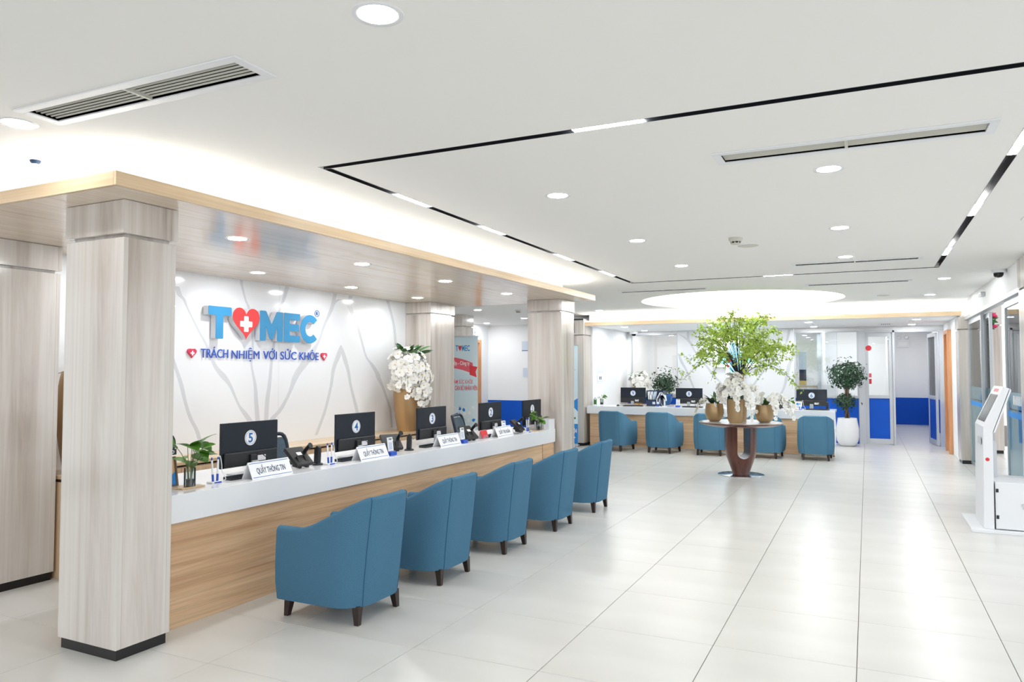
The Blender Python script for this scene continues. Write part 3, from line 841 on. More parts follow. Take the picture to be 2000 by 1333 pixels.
for x, y, lab in [(-1.50, 2.07, 'large round downlight at the top edge of the picture, nearest the camera'), (-3.78, 2.23, 'round downlight at the left picture edge above the canopy corner'),
                  (-1.935, 4.80, 'first downlight of the left row inside the light track'), (-1.935, 6.80, 'second downlight of the left row inside the light track'), (-1.935, 8.65, 'third downlight of the left row inside the light track'),
                  (-0.19, 4.87, 'first downlight of the right row inside the track, below the long vent'), (-0.19, 6.93, 'second downlight of the right row inside the light track'), (-0.19, 8.73, 'third downlight of the right row inside the track, just before a vent'),
                  (0.945, 11.34, 'downlight beyond the right corner of the light track, under the dome camera'), (0.935, 13.68, 'downlight right of the dome, near the far canopy'),
                  (-7.06, 13.2, 'downlight in the hall ceiling nearest the counter, above the banner'), (-8.75, 15.4, 'downlight in the hall ceiling at the left, beside the column behind the banner'), (-8.83, 17.0, 'downlight in the hall ceiling next to the back wall'),
                  (-7.2, 15.75, 'downlight in the hall ceiling right beside the far reception column'), (-4.9, 14.4, 'downlight in the ceiling just before the left end of the far canopy'),
                  (0.3, -0.6, 'unseen downlight added behind the camera on the right'), (-1.9, -0.6, 'unseen downlight added behind the camera on the left')]:  # these two are unseen lamps, added for their light
    downlight(x, y, H, lab, g1, False, 1.0)
g2 = 'round downlights in the wooden canopy'
k = 0
for y in (4.02, 5.47, 6.90, 8.36):
    k += 1
    ordn = ['first', 'second', 'third', 'fourth'][k - 1]
    downlight(-4.10, y, CZ, ordn + ' downlight from the camera in the wooden canopy, row over the counter', g2, True, 0.95)
for y, lab in ((4.05, 'downlight of the canopy row along the logo wall, hidden behind the near column'), (5.49, 'first visible downlight of the canopy row along the logo wall, above the letters'), (6.93, 'second visible downlight of the canopy row along the logo wall'), (8.30, 'third visible downlight of the canopy row along the wall, before the vase')):
    downlight(-5.39, y, CZ, lab, g2, True, 0.95)
g3 = 'round downlights in the far canopy'
for x, n in ((-4.84, 'left'), (-2.95, 'middle'), (-1.04, 'right'), (.86, 'doorway')):  # the middle pair is added, for more light at the far end
    for y, rr in ((15.95, 'front'), (17.6, 'rear')):
        place = {'left': 'left end', 'middle': 'middle, added for light behind the green branches', 'right': 'right half, above the round tree', 'doorway': 'part before the open doorway'}[n]
        downlight(x, y, 2.57, rr + ' downlight in the far canopy, ' + place, g3, False, 0.95)

# ceiling fittings
def smoke(x, y, lab, grp='smoke detectors'):
    t = thing('smoke_detector', lab, 'smoke detector', (x, y, H), 0, grp)
    MB().lathe([(.062, 0), (.062, -.02), (.055, -.034), (.045, -.036)], 28).build('base', 'vent_slat', t, 50)
    MB().lathe([(.043, -.034), (.043, -.052)], 24).build('sensor_gap', 'black_plastic', t, 50)
    for q in range(8):
        an = q * PI / 4
        MB().xbox(Matrix.Translation((.044 * math.cos(an), .044 * math.sin(an), -.044)) @ Matrix.Rotation(an, 4, 'Z'), .004, .008, .02).build('fin', 'vent_slat', t)
    MB().lathe([(.046, -.051), (.044, -.058), (0, -.06)], 24).build('cap', 'vent_slat', t, 50)
smoke(-1.075, 7.05, 'small round smoke detector hanging from the ceiling inside the light track')
smoke(-6.33, 13.57, 'smoke detector in the hall ceiling left of the far reception column')
for x, y, lab in ((-1.03, 7.52, 'flat round ceiling speaker beside the smoke detector'), (.26, 13.45, 'small flat round ceiling disc right of the dome')):
    t = thing('ceiling_speaker', lab, 'speaker', (x, y, H), 0, 'flat round ceiling discs')
    MB().lathe([(.10, 0), (.10, -.004), (.092, -.007), (0, -.007)], 32).build('grille', 'vent_slat', t, 40)
    MB().lathe([(.105, 0), (.105, -.003), (.100, -.004)], 32).build('rim', 'white_plastic', t, 40)
t = thing('access_hatch', 'faint square access hatch in the ceiling at the right picture edge', 'hatch', (1.45, 6.9, H))
MB().box(-.3, .3, -.3, .3, -.002, 0).build('panel', 'ceiling_paint', t)
MB().box(-.305, -.3, -.305, .305, -.0025, 0).box(.3, .305, -.305, .305, -.0025, 0).box(-.3, .3, -.305, -.3, -.0025, 0).box(-.3, .3, .3, .305, -.0025, 0).build('edge_trim', 'vent_slat', t)
t = thing('dome_camera', 'black dome security camera on the ceiling above the glass doors', 'camera', (1.457, 10.64, H))
MB().lathe([(.085, 0), (.085, -.035), (.07, -.04), (0, -.04)], 32).build('base', 'white_plastic', t, 40)
MB().lathe([(.055, -.04), (.055, -.055), (.05, -.075), (.035, -.092), (0, -.1)], 28).build('dome', 'dome_black', t, 60)
t = thing('dome_camera', 'white dome camera in the far left corner of the bay, above the orchids', 'camera', (-5.2, 17.9, 2.57))
MB().lathe([(.10, 0), (.10, -.05), (.08, -.06), (0, -.06)], 28).build('base', 'white_plastic', t, 40)
MB().lathe([(.055, -.06), (.05, -.09), (.03, -.105), (0, -.11)], 24).build('dome', 'dome_black', t, 60)
t = thing('ceiling_sensor', 'small blue half-round sensor on the ceiling above the canopy corner', 'sensor', (-4.36, 2.68, H))
MB().lathe([(.03, 0), (.026, -.012), (.016, -.02), (0, -.022)], 20).build('body', 'print_dark', t, 60)
MB().lathe([(.016, -.0195), (.010, -.0235), (0, -.025)], 16).build('lens', 'print_pale', t, 60)
t = thing('motion_sensor', 'grey boxed door sensor on the header above the sliding glass', 'sensor', (1.54, 12.55, 2.70))
box(-.06, 0, -.12, .12, -.03, .03).build('body', 'grey_metal', t, None, .008)
box(-.062, -.06, -.1, .1, -.02, .0).build('window_strip', 'black_plastic', t)
t = thing('exit_sign', 'small hanging vent box with black slots in the far canopy by the doorway', 'vent', (.36, 17.2, 2.57))
box(-.13, .13, -.16, .16, -.006, 0).build('frame', 'white_plastic', t, None, .002)
for q in range(5):
    MB().xbox(Matrix.Translation((-.07 + q * .035, 0, -.007)), .02, .20, .003).build('slot', 'black_plastic', t)
t.name = 'slotted_grille'
t['label'] = 'small white grille with black slots in the far canopy before the doorway'

# ================================================================== TUB CHAIRS
def chair_proto():
    t = thing('tub_chair', 'x', 'chair', (0, 0, 0), 0, 'blue tub chairs')
    hw, fr, bk = .305, .33, -.31         # half width, front, back (local +y is forward)
    rc = .20
    path = []
    nS, nC, nB = 9, 10, 7
    for k in range(nS): path.append((-hw, fr - (fr - (bk + rc)) * k / nS, 'L'))
    for k in range(nC):
        an = PI + (PI / 2) * k / nC
        path.append((-hw + rc + rc * math.cos(an), bk + rc + rc * math.sin(an), 'c'))
    for k in range(nB + 1): path.append((-hw + rc + (2 * hw - 2 * rc) * k / nB, bk, 'b'))
    for k in range(1, nC + 1):
        an = 1.5 * PI + (PI / 2) * k / nC
        path.append((hw - rc + rc * math.cos(an), bk + rc + rc * math.sin(an), 'c'))
    for k in range(1, nS + 1): path.append((hw, bk + rc + (fr - (bk + rc)) * k / nS, 'R'))
    arc = [0.0]
    for p, q_ in zip(path[:-1], path[1:]):
        arc.append(arc[-1] + math.hypot(q_[0] - p[0], q_[1] - p[1]))
    def topz(s_):
        # arms 0.59 in front, rising along the sides to 0.80 just past the back corners
        u = max(0, min(1, (s_ - .19) / .47))
        e_ = u * u * (3 - 2 * u)
        return .586 + .214 * (.45 * u + .55 * e_)
    P = []
    N = len(path)
    th = .072
    for i, (x, y, _) in enumerate(path):
        x0, y0, _ = path[max(i - 1, 0)]; x1, y1, _ = path[min(i + 1, N - 1)]
        tx, ty = x1 - x0, y1 - y0
        l = math.hypot(tx, ty); nx, ny = ty / l, -tx / l      # outward
        if nx * x + ny * (y - .05) < 0: nx, ny = -nx, -ny
        sarc = arc[i] if arc[i] < arc[-1] / 2 else arc[-1] - arc[i]
        zt = topz(sarc)
        back = max(0, min(1, (-.02 - y) / .26))
        prof = []
        zb_ = .115
        for q in range(5):
            f_ = q / 4; z = zb_ + (zt - .03 - zb_) * f_
            lean = .065 * back * max(0, (z - .25) / .55) ** 1.3
            bul = .008 * math.sin(PI * f_) - (.012 if q == 0 else 0)
            prof.append((bul, z, lean))
        for q in range(1, 6):
            an = PI * q / 6
            prof.append((-th / 2 + th / 2 * math.cos(an), zt - .03 + .03 * math.sin(an), .065 * back * max(0, (zt - .25) / .55) ** 1.3))
        prof.append((-th, zt - .04, .060 * back * max(0, (zt - .29) / .55) ** 1.3)); prof.append((-th - .01, .42, .01 * back)); prof.append((-th - .012, .27, 0))
        for off, z, lean in prof:
            P.append((x + nx * off, y + ny * off - lean, z))
    nv = len(prof)
    sh = MB().grid(P, N, nv)
    # close the two arm ends and the bottom
    o0 = 0
    sh.f.append(tuple(range(nv))); sh.mi.append(0)
    sh.f.append(tuple((N - 1) * nv + k for k in range(nv))[::-1]); sh.mi.append(0)
    bm_ = sh.mesh('shell', 'blue_fabric', 42)
    b2 = bmesh.new(); b2.from_mesh(bm_); bmesh.ops.recalc_face_normals(b2, faces=b2.faces); b2.to_mesh(bm_); b2.free()
    obj('shell', bm_, t)
    # base board and seat cushion following the inside
    base = [(x * .96, y * .96) for x, y, _ in path]
    MB().prism([(x, y, .112) for x, y in base], (0, 0, .12)).build('base', 'blue_fabric', t)
    inner = [(x * .76, (y * .80 + .035)) for x, y, _ in path]
    MB().prism([(x, y, .26) for x, y in inner], (0, 0, .16)).build('seat_cushion', 'blue_fabric', t, None, .03)
    # vertical seams at the back corners, thin welts
    for s_ in (-1, 1):
        pts = []
        i0 = nS + 7 if s_ < 0 else N - 1 - (nS + 7)
        for q in range(7):
            if q < 5:
                p = P[i0 * nv + q]
            else:
                p = P[i0 * nv + q]
            pts.append((p[0] * 1.002, p[1] - .001, p[2]))
        MB().tube(pts, .0022, 5).build('seam', 'seam', t, 60)
    for sx_, sy_ in ((-1, 1), (1, 1), (-1, -1), (1, -1)):
        x, y = sx_ * (.235 if sy_ > 0 else .20), (.27 if sy_ > 0 else -.245)
        m = MB()
        a0, a1 = .026, .016
        dx, dy = sx_ * .012, sy_ * .012
        m._add([(x - a1 + dx, y - a1 + dy, 0), (x + a1 + dx, y - a1 + dy, 0), (x + a1 + dx, y + a1 + dy, 0), (x - a1 + dx, y + a1 + dy, 0),
                (x - a0, y - a0, .12), (x + a0, y - a0, .12), (x + a0, y + a0, .12), (x - a0, y + a0, .12)],
               [(0, 3, 2, 1), (4, 5, 6, 7), (0, 1, 5, 4), (1, 2, 6, 5), (2, 3, 7, 6), (3, 0, 4, 7)])
        m.build('leg', 'leg_wood', t, None, .002)
    return t
proto = chair_proto()
spots = [(-3.175, 4.075, 90, 'blue tub chair nearest the camera, in front of the counter under monitor five'),
         (-3.160, 5.05, 90, 'second blue tub chair from the camera along the left counter'),
         (-3.140, 6.10, 90, 'third blue tub chair from the camera along the left counter'),
         (-3.090, 7.15, 90, 'fourth blue tub chair from the camera along the left counter'),
         (-3.068, 8.25, 90, 'fifth blue tub chair along the left counter, the one farthest from the camera'),
         (-4.62, 14.62, -8, 'blue tub chair at the left end of the far counter, before monitor nine'),
         (-3.66, 14.62, -4, 'blue tub chair at the far counter between monitors nine and eight'),
         (-2.72, 14.59, 0, 'blue tub chair at the far counter partly hidden left of the flower table'),
         (-1.72, 14.58, -2, 'blue tub chair at the far counter partly hidden right behind the flower table'),
         (-0.86, 14.62, 2, 'blue tub chair at the right end of the far counter, before monitor six')]
for i, (x, y, a_, lab) in enumerate(spots):
    o = proto if i == 0 else copy_tree(proto)
    o.location = (x, y, 0); o.rotation_euler = (0, 0, R(a_)); o['label'] = lab

# ================================================================== FAR COUNTER
fc = thing('service_counter', 'white-topped wooden service counter at the far end of the hall', 'counter', (-2.9, 15.1, 0))
x0, x1 = -2.53, 2.35
MB().prism([(0, 0, .69), (0, .04, .69), (0, .04, .81), (0, .85, .81), (0, .85, .85), (0, 0, .85)], (x1 - x0, 0, 0)).build('worktop', 'white_gloss', fc, None, .003, (x0, 0, 0))
box(x0 + .06, x1 - .02, .03, .05, 0.02, .69).build('front_panel', 'wood_front_x', fc, None, .0015)
box(x0 + .06, x0 + .09, .05, .84, 0, .81).build('side_panel', 'wood_front_x', fc)
box(x1 - .05, x1 - .02, .05, .84, 0, .81).build('side_panel', 'white_gloss', fc)
box(x0 + .06, x1 - .02, .05, .07, 0, .02).build('foot_strip', 'white_plastic', fc)

# ================================================================== MONITORS
def monitor(num, x, y, z, rz, lab, left=False, back_dark='screen_back'):
    """seen from behind: thin panel, lower housing, numbered disc sticker, metal stand. local +y = away from viewer of the back"""
    t = thing('monitor', lab, 'monitor', (x, y, z), rz, 'numbered monitors on the counters', left)
    w, h = .555, .325
    z0 = .065
    box(-w / 2, w / 2, -.006, .012, z0, z0 + h).build('panel', back_dark, t, None, .003)
    box(-w / 2 + .004, w / 2 - .004, .012, .014, z0 + .02, z0 + h - .005).build('screen', 'screen_glass', t)
    box(-w / 2 + .02, w / 2 - .02, -.028, -.006, z0 + .005, z0 + .11).build('housing', 'black_plastic', t, None, .008)
    box(-.032, .032, -.062, -.045, .008, .105).build('stand_post', 'grey_metal', t, None, .004)
    box(-.03, .03, -.046, -.026, .07, .15).build('stand_hinge', 'black_plastic', t, None, .004)
    MB().prism([(-.11, -.068, 0), (.11, -.068, 0), (.13, .10, 0), (-.13, .10, 0)], (0, 0, .009)).build('stand_base', 'grey_metal', t, None, .003)
    box(.05, .13, -.032, -.027, z0 + .03, z0 + .07).build('rating_plate', 'print_white', t)
    MB().tube([(.02, -.03, z0 + .06), (.06, -.05, z0 + .09), (.12, -.05, z0 + .05), (.14, -.04, .02), (.16, -.02, .004)], .004, 6).build('cable', 'black_plastic', t, 60)
    s_ = flat(disc(.057, 32), .0012, 'number_disc', 'print_white', t, (0.0, -.006, z0 + .205), FACE_NY)
    MB().lathe([(.050, 0), (.050, .0005), (.0475, .0005), (.0475, 0)], 32).build('ring', 'print_blue', s_, None, None, (0, 0, .0012))
    obj('numeral', text_mesh('numeral', str(num), .098, .001, 'print_blue', .002), s_, None, (0, 0, .0018))
    return t
NUMW = {1: 'one', 2: 'two', 3: 'three', 4: 'four', 5: 'five', 6: 'six', 8: 'eight', 9: 'nine'}
RZ = R(90)    # back of the screen towards +x
for num, x, y in ((5, -4.15, 4.216), (4, -4.15, 5.464), (3, -4.15, 6.724), (2, -4.15, 8.026), (1, -4.03, 8.955)):
    monitor(num, x, y, .83, RZ, 'black monitor with the round number %s sticker on the left counter' % NUMW[num], True)
for num, x, y in ((9, -4.56, 15.62), (8, -3.36, 15.62), (6, -.985, 15.62)):
    monitor(num, x, y, .85, 0, 'black monitor with the round number %s sticker on the far counter' % NUMW[num])

# ================================================================== DESK ITEMS
def desk_sign(text, y, lab, w=.40, x=-3.885):
    t = thing('desk_sign', lab, 'sign', (x, y, .83), R(90), 'folded counter name signs', True)
    # local: -y faces the public
    tilt = R(-24)
    M = Matrix.Rotation(tilt, 4, 'X')
    h = .128
    p = box(-w / 2, w / 2, 0, .004, 0, h).build('front_panel', 'print_white', t, None, None, (0, 0, .001), (tilt, 0, 0))
    box(-w / 2, w / 2, -.004, 0, 0, h).build('back_panel', 'print_white', t, None, None, (0, .106, .001), (R(24), 0, 0))
    box(-w / 2 + .01, w / 2 - .01, -.0008, 0, h - .014, h - .010).build('rule', 'print_blue', p)
    box(-w / 2 + .01, w / 2 - .01, -.0008, 0, .010, .014).build('rule', 'print_blue', p)
    obj('lettering', text_mesh('lettering', text, .06, .0008, 'print_dark', .0007, width=w * .70), p, None, (0.0, -.0006, h * .52), FACE_NY)
    return t
desk_sign('QUẦY THÔNG TIN', 4.19, 'folded white QUẦY THÔNG TIN desk sign before monitor five')
desk_sign('QUẦY THÔNG TIN', 5.41, 'folded white QUẦY THÔNG TIN desk sign before monitor four')
desk_sign('QUẦY THÔNG TIN', 6.69, 'folded white QUẦY THÔNG TIN desk sign before monitor three')
s2 = desk_sign('QUẦY THU NGÂN', 7.93, 'folded white QUẦY THU NGÂN desk sign before monitor two')

def keyboard(x, y, z, rz, lab, left=False):
    t = thing('keyboard', lab, 'keyboard', (x, y, z), rz, 'black keyboards', left)
    MB().prism([(0, -.042, 0), (0, .042, 0), (0, .042, .022), (0, -.042, .012)], (.42, 0, 0)).build('body', 'black_plastic', t, None, .003, (-.21, 0, 0))
    m = MB()
    for r_ in range(5):
        for c_ in range(15):
            yy = -.038 + r_ * .0155
            m.box(-.195 + c_ * .026, -.195 + c_ * .026 + .021, yy, yy + .0125, .012 + (yy + .042) * .119, .0155 + (yy + .042) * .119)
    kk = m.build('keys', 'screen_back', t); kk['kind'] = 'stuff'
for y, n, x in ((4.11, 5, -4.015), (5.30, 4, -4.015), (6.58, 3, -4.015), (7.87, 2, -4.015)):
    keyboard(x - .02, y, .83, R(90), 'black keyboard lying before monitor %s on the left counter' % NUMW[n], True)
for x, n in ((-4.50, 9), (-3.25, 8), (-.9, 6)):
    keyboard(x, 15.42, .85, 0, 'black keyboard lying before monitor %s on the far counter' % NUMW[n])

def phone(x, y, z, rz, lab, left=False):
    t = thing('desk_phone', lab, 'telephone', (x, y, z), rz, 'black desk phones', left)
    # local -y faces the public (rear of the phone)
    Mb = Matrix.Translation((0, .02, .085)) @ Matrix.Rotation(R(-48), 4, 'X')
    MB().xbox(Mb, .19, .032, .19).build('body', 'black_plastic', t, None, .008)
    MB().prism([(-.055, -.04, .0), (-.055, .035, .012), (-.055, .035, .05), (-.055, -.01, .10), (-.055, -.05, .04)], (.03, 0, 0)).build('foot', 'black_plastic', t, None, .003)
    MB().prism([(.025, -.04, .0), (.025, .035, .012), (.025, .035, .05), (.025, -.01, .10), (.025, -.05, .04)], (.03, 0, 0)).build('foot', 'black_plastic', t, None, .003)
    MB().tube([(.075, .08, .03), (.075, .06, .075), (.075, .015, .135), (.075, -.02, .165), (.075, -.035, .172)], [.022, .017, .016, .018, .024], 10).build('handset', 'black_plastic', t, 60)
    box(-.03, .02, -.0, .002, 0, .03).build('rating_plate', 'print_white', t, None, None, (-.02, -.022, .105), (R(-48), 0, 0))
    MB().tube([(-.08, .05, .012), (-.14, .06, .004), (-.18, .02, .004), (-.16, -.05, .004)], .004, 6).build('cord', 'black_plastic', t, 60)
phone(-4.06, 4.66, .83, R(88), 'black desk phone between monitors five and four on the left counter', True)
phone(-4.12, 5.98, .83, R(60), 'black desk phone between monitors four and three on the left counter', True)
phone(-4.00, 7.26, .83, R(80), 'black desk phone between monitors three and two on the left counter', True)
phone(-4.00, 8.50, .83, R(100), 'black desk phone between monitors two and one on the left counter', True)
phone(-1.60, 15.58, .85, R(10), 'black desk phone left of the small plant on the far counter')

def pen_stand(x, y, z, rz, lab, left=False):
    t = thing('pen_stand', lab, 'pen stand', (x, y, z), rz, 'white pen stands with corded pens', left)
    MB().prism([(-.05, -.028, 0), (.05, -.028, 0), (.05, .028, 0), (-.05, .028, 0)], (0, 0, .012)).build('base', 'white_plastic', t, None, .004)
    box(-.03, .03, -.03, -.028, .002, .010).build('label_strip', 'tag_blue', t)
    for k, dx in enumerate((-.018, .018)):
        pn = MB().tube([(dx, 0, .01), (dx * 1.5, .004, .16)], [.0065, .0065], 8).build('pen', 'print_white', t, 60)
        MB().tube([(dx * 1.02, 0, .012), (dx * 1.16, .001, .06)], [.0078, .0078], 8).build('grip', 'tag_blue', pn, 60)
        MB().tube([(dx * 1.5, .004, .158), (dx * 1.55, .0045, .176)], [.007, .004], 8).build('cap', 'tag_blue', pn, 60)
    pts = [(.028, .004, .165), (.04, .0, .18), (.055, 0, .12), (.06, 0, .07), (.085, 0, .035), (.09, 0, .012), (.05, 0, .008)]
    MB().tube([p[:3] for p in smooth_line(pts, 4)], .003, 6).build('cord', 'white_plastic', t, 60)
pen_stand(-4.02, 3.78, .83, R(90), 'white pen stand with two blue pens left of monitor five', True)
pen_stand(-3.99, 4.93, .83, R(90), 'white pen stand with two pens left of monitor four', True)
pen_stand(-3.90, 8.55, .83, R(90), 'white pen stand with two pens before monitor one', True)
pen_stand(-3.96, 15.40, .85, 0, 'white pen stand right of monitor nine on the far counter')
pen_stand(-1.17, 15.36, .85, 0, 'white pen stand before monitor six on the far counter')

def cradle(x, y, z, rz, lab, left=False):
    t = thing('barcode_scanner', lab, 'scanner', (x, y, z), rz, 'black upright scanners', left)
    MB().lathe([(.045, 0), (.045, .010), (.03, .018), (0, .018)], 20).build('base', 'black_plastic', t, 50)
    MB().prism([(-.022, -.02, .01), (-.022, .025, .01), (-.022, .02, .13), (-.022, 0, .16), (-.022, -.025, .145)], (.044, 0, 0)).build('body', 'black_plastic', t, None, .006)
    box(-.014, .014, -.026, -.02, .10, .14).build('lens', 'screen_glass', t)
cradle(-4.06, 4.86, .83, R(100), 'black upright scanner left of monitor four', True)
cradle(-4.02, 6.12, .83, R(110), 'black upright scanner left of monitor three', True)
cradle(-.70, 15.5, .85, 0, 'black upright webcam cradle right of monitor six')

def card_stand(x, y, z, rz, lab, left=False):
    t = thing('card_stand', lab, 'card stand', (x, y, z), rz, 'small white card stands', left)
    box(-.04, .04, -.002, .002, .04, .165).build('card', 'print_white', t, None, None, (0, 0, 0), (R(-8), 0, 0))
    box(-.045, .045, -.03, .03, 0, .035).build('base', 'tag_blue', t, None, .004)
    obj('lettering', text_mesh('lettering', 'TOMEC', .02, .0006, 'print_dark', .0004, width=.05), t, None, (0, .015, .147), (R(82), 0, 0))
    box(-.025, .025, -.0026, -.002, .055, .12).build('grey_field', 'print_pale', t, None, None, (0, 0, 0), (R(-8), 0, 0))
card_stand(-3.92, 5.69, .83, R(90), 'white card stand with blue foot right of the sign before monitor four', True)
card_stand(-3.92, 6.99, .83, R(90), 'white card stand with blue foot right of the sign before monitor three', True)
card_stand(-4.03, 8.17, .83, R(80), 'white card stand leaning behind the QUẦY THU NGÂN sign', True)
card_stand(-3.545, 15.40, .85, 0, 'white card stand with blue foot left of monitor eight')

t = thing('desk_calendar', 'small red desk calendar on wire between monitors three and two', 'calendar', (-3.95, 7.54, .83), R(90), None, True)
box(-.075, .075, 0, .003, .015, .10).build('red_card', 'red_card', t, None, None, (0, 0, 0), (R(-18), 0, 0))
box(-.075, .075, 0, .003, .0, .10).build('back_card', 'print_white', t, None, None, (0, .062, 0), (R(18), 0, 0))
for k in range(5): MB().tube([(-.05 + k * .025, -.008, .0), (-.05 + k * .025, .0, .04)], .002, 6).build('wire', 'steel', t)
t = thing('paper_box', 'white open document holder at the far end of the left counter', 'document holder', (-3.84, 9.17, .83), R(90), None, True)
box(-.10, .095, 0, .004, 0, .13).build('front', 'white_plastic', t); box(-.10, .095, .07, .074, 0, .13).build('back', 'white_plastic', t)
box(-.10, -.096, .004, .07, 0, .13).build('side', 'white_plastic', t); box(.091, .095, .004, .07, 0, .13).build('side', 'white_plastic', t)
box(-.096, .091, .004, .07, 0, .004).build('bottom', 'white_plastic', t)
t = thing('mouse', 'black computer mouse beside the phone between monitors five and four', 'mouse', (-4.30, 4.80, .83), R(80), None, True)
MB().lathe([(0, .03), (.018, .027), (.03, .014), (.032, 0)], 20, sx=1, sy=1.6).build('shell', 'black_plastic', t, 60)
MB().tube([(0, .05, .008), (.02, .12, .004), (-.03, .2, .004)], .003, 6).build('cable', 'black_plastic', t, 60)

# ---- leaves and plants
def leaf_mesh(name, L, W, m, bend=.25, heart=False, fold=.15):
    """single leaf, base at origin, along +y, n segments"""
    n = 6; P = []
    for i in range(n + 1):
        u = i / n
        w = W * (math.sin(PI * min(1, u * .93 + .07)) ** (.7 if not heart else .55)) * (1.15 - .55 * u if heart else 1.0) * .5
        if i == n: w = 0.001
        y = L * u; z = -bend * L * u * u
        P += [(-w, y, z + fold * w), (0, y, z), (w, y, z + fold * w)]
    return MB().grid(P, n + 1, 3).mesh(name, m, 60)
ORCH_LEAF = leaf_mesh('leaf', .26, .085, 'green_leaf', .28)
DARK_STRAP = leaf_mesh('leaf', .24, .06, 'dark_leaf', .45)
POTHOS = leaf_mesh('leaf', .10, .085, 'pothos_leaf', .3, True)
def blossom_mesh(s):
    m = MB()
    for k in range(5):
        an = PI / 2 + 2 * PI * k / 5
        big = k in (1, 4)
        L, W = s * (.52 if not big else .56), s * (.36 if not big else .58)
        ca, sa = math.cos(an), math.sin(an)
        pts = []
        for u, w, z in ((0, .08, 0), (.35, .85, .05), (.7, 1.0, .09), (.93, .6, .07), (1.0, .0, .04)):
            for sgn in ((-1, 1) if w > 0 else (0,)):
                x, y = sgn * w * W / 2, u * L
                pts.append((x * -sa + y * ca, x * ca + y * sa, z * s * (1 if k % 2 else .8)))
        m._add(pts, [(0, 1, 3, 2), (2, 3, 5, 4), (4, 5, 7, 6), (6, 7, 8)], 0)
    m.lathe([(0, .14 * s), (.07 * s, .09 * s), (.05 * s, .02 * s)], 6, mi=1)
    return m.mesh('blossom', ['petal', 'petal_heart'])
BLO = blossom_mesh(.115)
def aim(o, d, roll=0.0):
    o.rotation_euler = (Vector(d).to_track_quat('Z', 'Y') @ Euler((0, 0, roll)).to_quaternion()).to_euler()
def add_blossom(t, p, d, r_, s=1.0):
    o = obj('blossom', BLO, t, None, p); aim(o, d, r_.uniform(0, 6)); o.scale = (s, s, s); return o
def add_leaf(t, me, p, az, el, s=1.0, roll=0.0):
    o = obj('leaf', me, t, None, p); o.rotation_euler = Euler((el, roll, az), 'XYZ'); o.scale = (s, s, s); return o
def bez(p0, p1, p2, n):
    p0, p1, p2 = Vector(p0), Vector(p1), Vector(p2)
    return [p0 * (1 - t) ** 2 + p1 * 2 * t * (1 - t) + p2 * t * t for t in [k / n for k in range(n + 1)]]
def spray(t, p0, p1, p2, n, r_, s=1.0, start=.25, spread=.03, out=None):
    """arching stem with blossoms along its outer part"""
    pts = bez(p0, p1, p2, 10)
    MB().tube(pts, [.0045] * 8 + [.003, .002, .0015], 6).build('stem', 'stem', t, 60)
    c = Vector(p0)
    for k in range(n):
        u = start + (1 - start) * k / max(1, n - 1)
        q = bez(p0, p1, p2, 40)[int(u * 40)]
        d = (q - c); d.z *= .3
        d = d.normalized() + Vector((r_.uniform(-.5, .5), r_.uniform(-.5, .5), r_.uniform(-.3, .4)))
        if out: d += Vector(out)
        off = Vector((r_.uniform(-1, 1), r_.uniform(-1, 1), r_.uniform(-1, 1))) * spread
        add_blossom(t, q + off, d, r_, s * r_.uniform(.8, 1.08) * (1.0 if u < .85 else .7))

# tall gold vase with cascading white orchids by the logo wall
r_ = random.Random(3)
def gold_vase(t, h, rb, rm, rt, m='gold'):
    pf = []
    for k in range(13):
        u = k / 12
        rr = rb + (rm - rb) * math.sin(min(1, u / .68) * PI / 2) if u < .68 else rm + (rt - rm) * ((u - .68) / .32) ** 1.6
        pf.append((rr, h * u))
    pf = [(0, 0)] + pf + [(rt - .012, h), (rt - .02, h - .06), (0, h - .06)]
    MB().lathe(pf, 40).build('vase', m, t, 50)
ov = thing('orchid_vase', 'tall gold vase of cascading white orchids on the cabinet top by the stone column', 'flower vase', (-5.63, 8.42, .79), 0, 'white orchid arrangements', True)
gold_vase(ov, .80, .125, .185, .15)
for k in range(95):      # dome of blossoms
    an = r_.uniform(-PI * .5, PI * .5) - .35; el = r_.uniform(-.75, 1.3)
    d = Vector((math.cos(an) * math.cos(el), math.sin(an) * math.cos(el), math.sin(el)))
    k_ = r_.uniform(.72, 1.12); p = Vector((d.x * .27 * k_, d.y * .30 * k_ - .05, .80 + d.z * .33 * k_))
    add_blossom(ov, p, d + Vector((r_.uniform(-.3, .3), r_.uniform(-.3, .3), .1)), r_, r_.uniform(.9, 1.25))
for p2, n in (((.26, .06, .12), 20), ((.24, -.06, .34), 17), ((.22, -.30, .50), 14), ((.28, .02, .26), 17), ((.20, .20, .42), 14), ((.24, -.16, .44), 14), ((.26, .12, .5), 13), ((.16, -.36, .62), 10)):
    spray(ov, (0.04, 0, .78), (p2[0] * 1.05, p2[1] * 1.15, 1.12), p2, n, r_, 1.05, .32, .045, (.5, -.3, 0))
for k in range(15):
    an = -PI / 2 + (k * 2.4 % 6.283 - PI) * .55; el = R(r_.uniform(28, 62))
    add_leaf(ov, ORCH_LEAF, (.07 * math.sin(-an) , .09 * math.cos(an), .98 + .02 * (k % 3)), an, el, r_.uniform(.85, 1.15), r_.uniform(-.4, .4))
MB().lathe([(0, .74), (.14, .74), (.13, .9), (.06, 1.0), (0, 1.02)], 16).build('moss', 'dark_leaf', ov, 60)

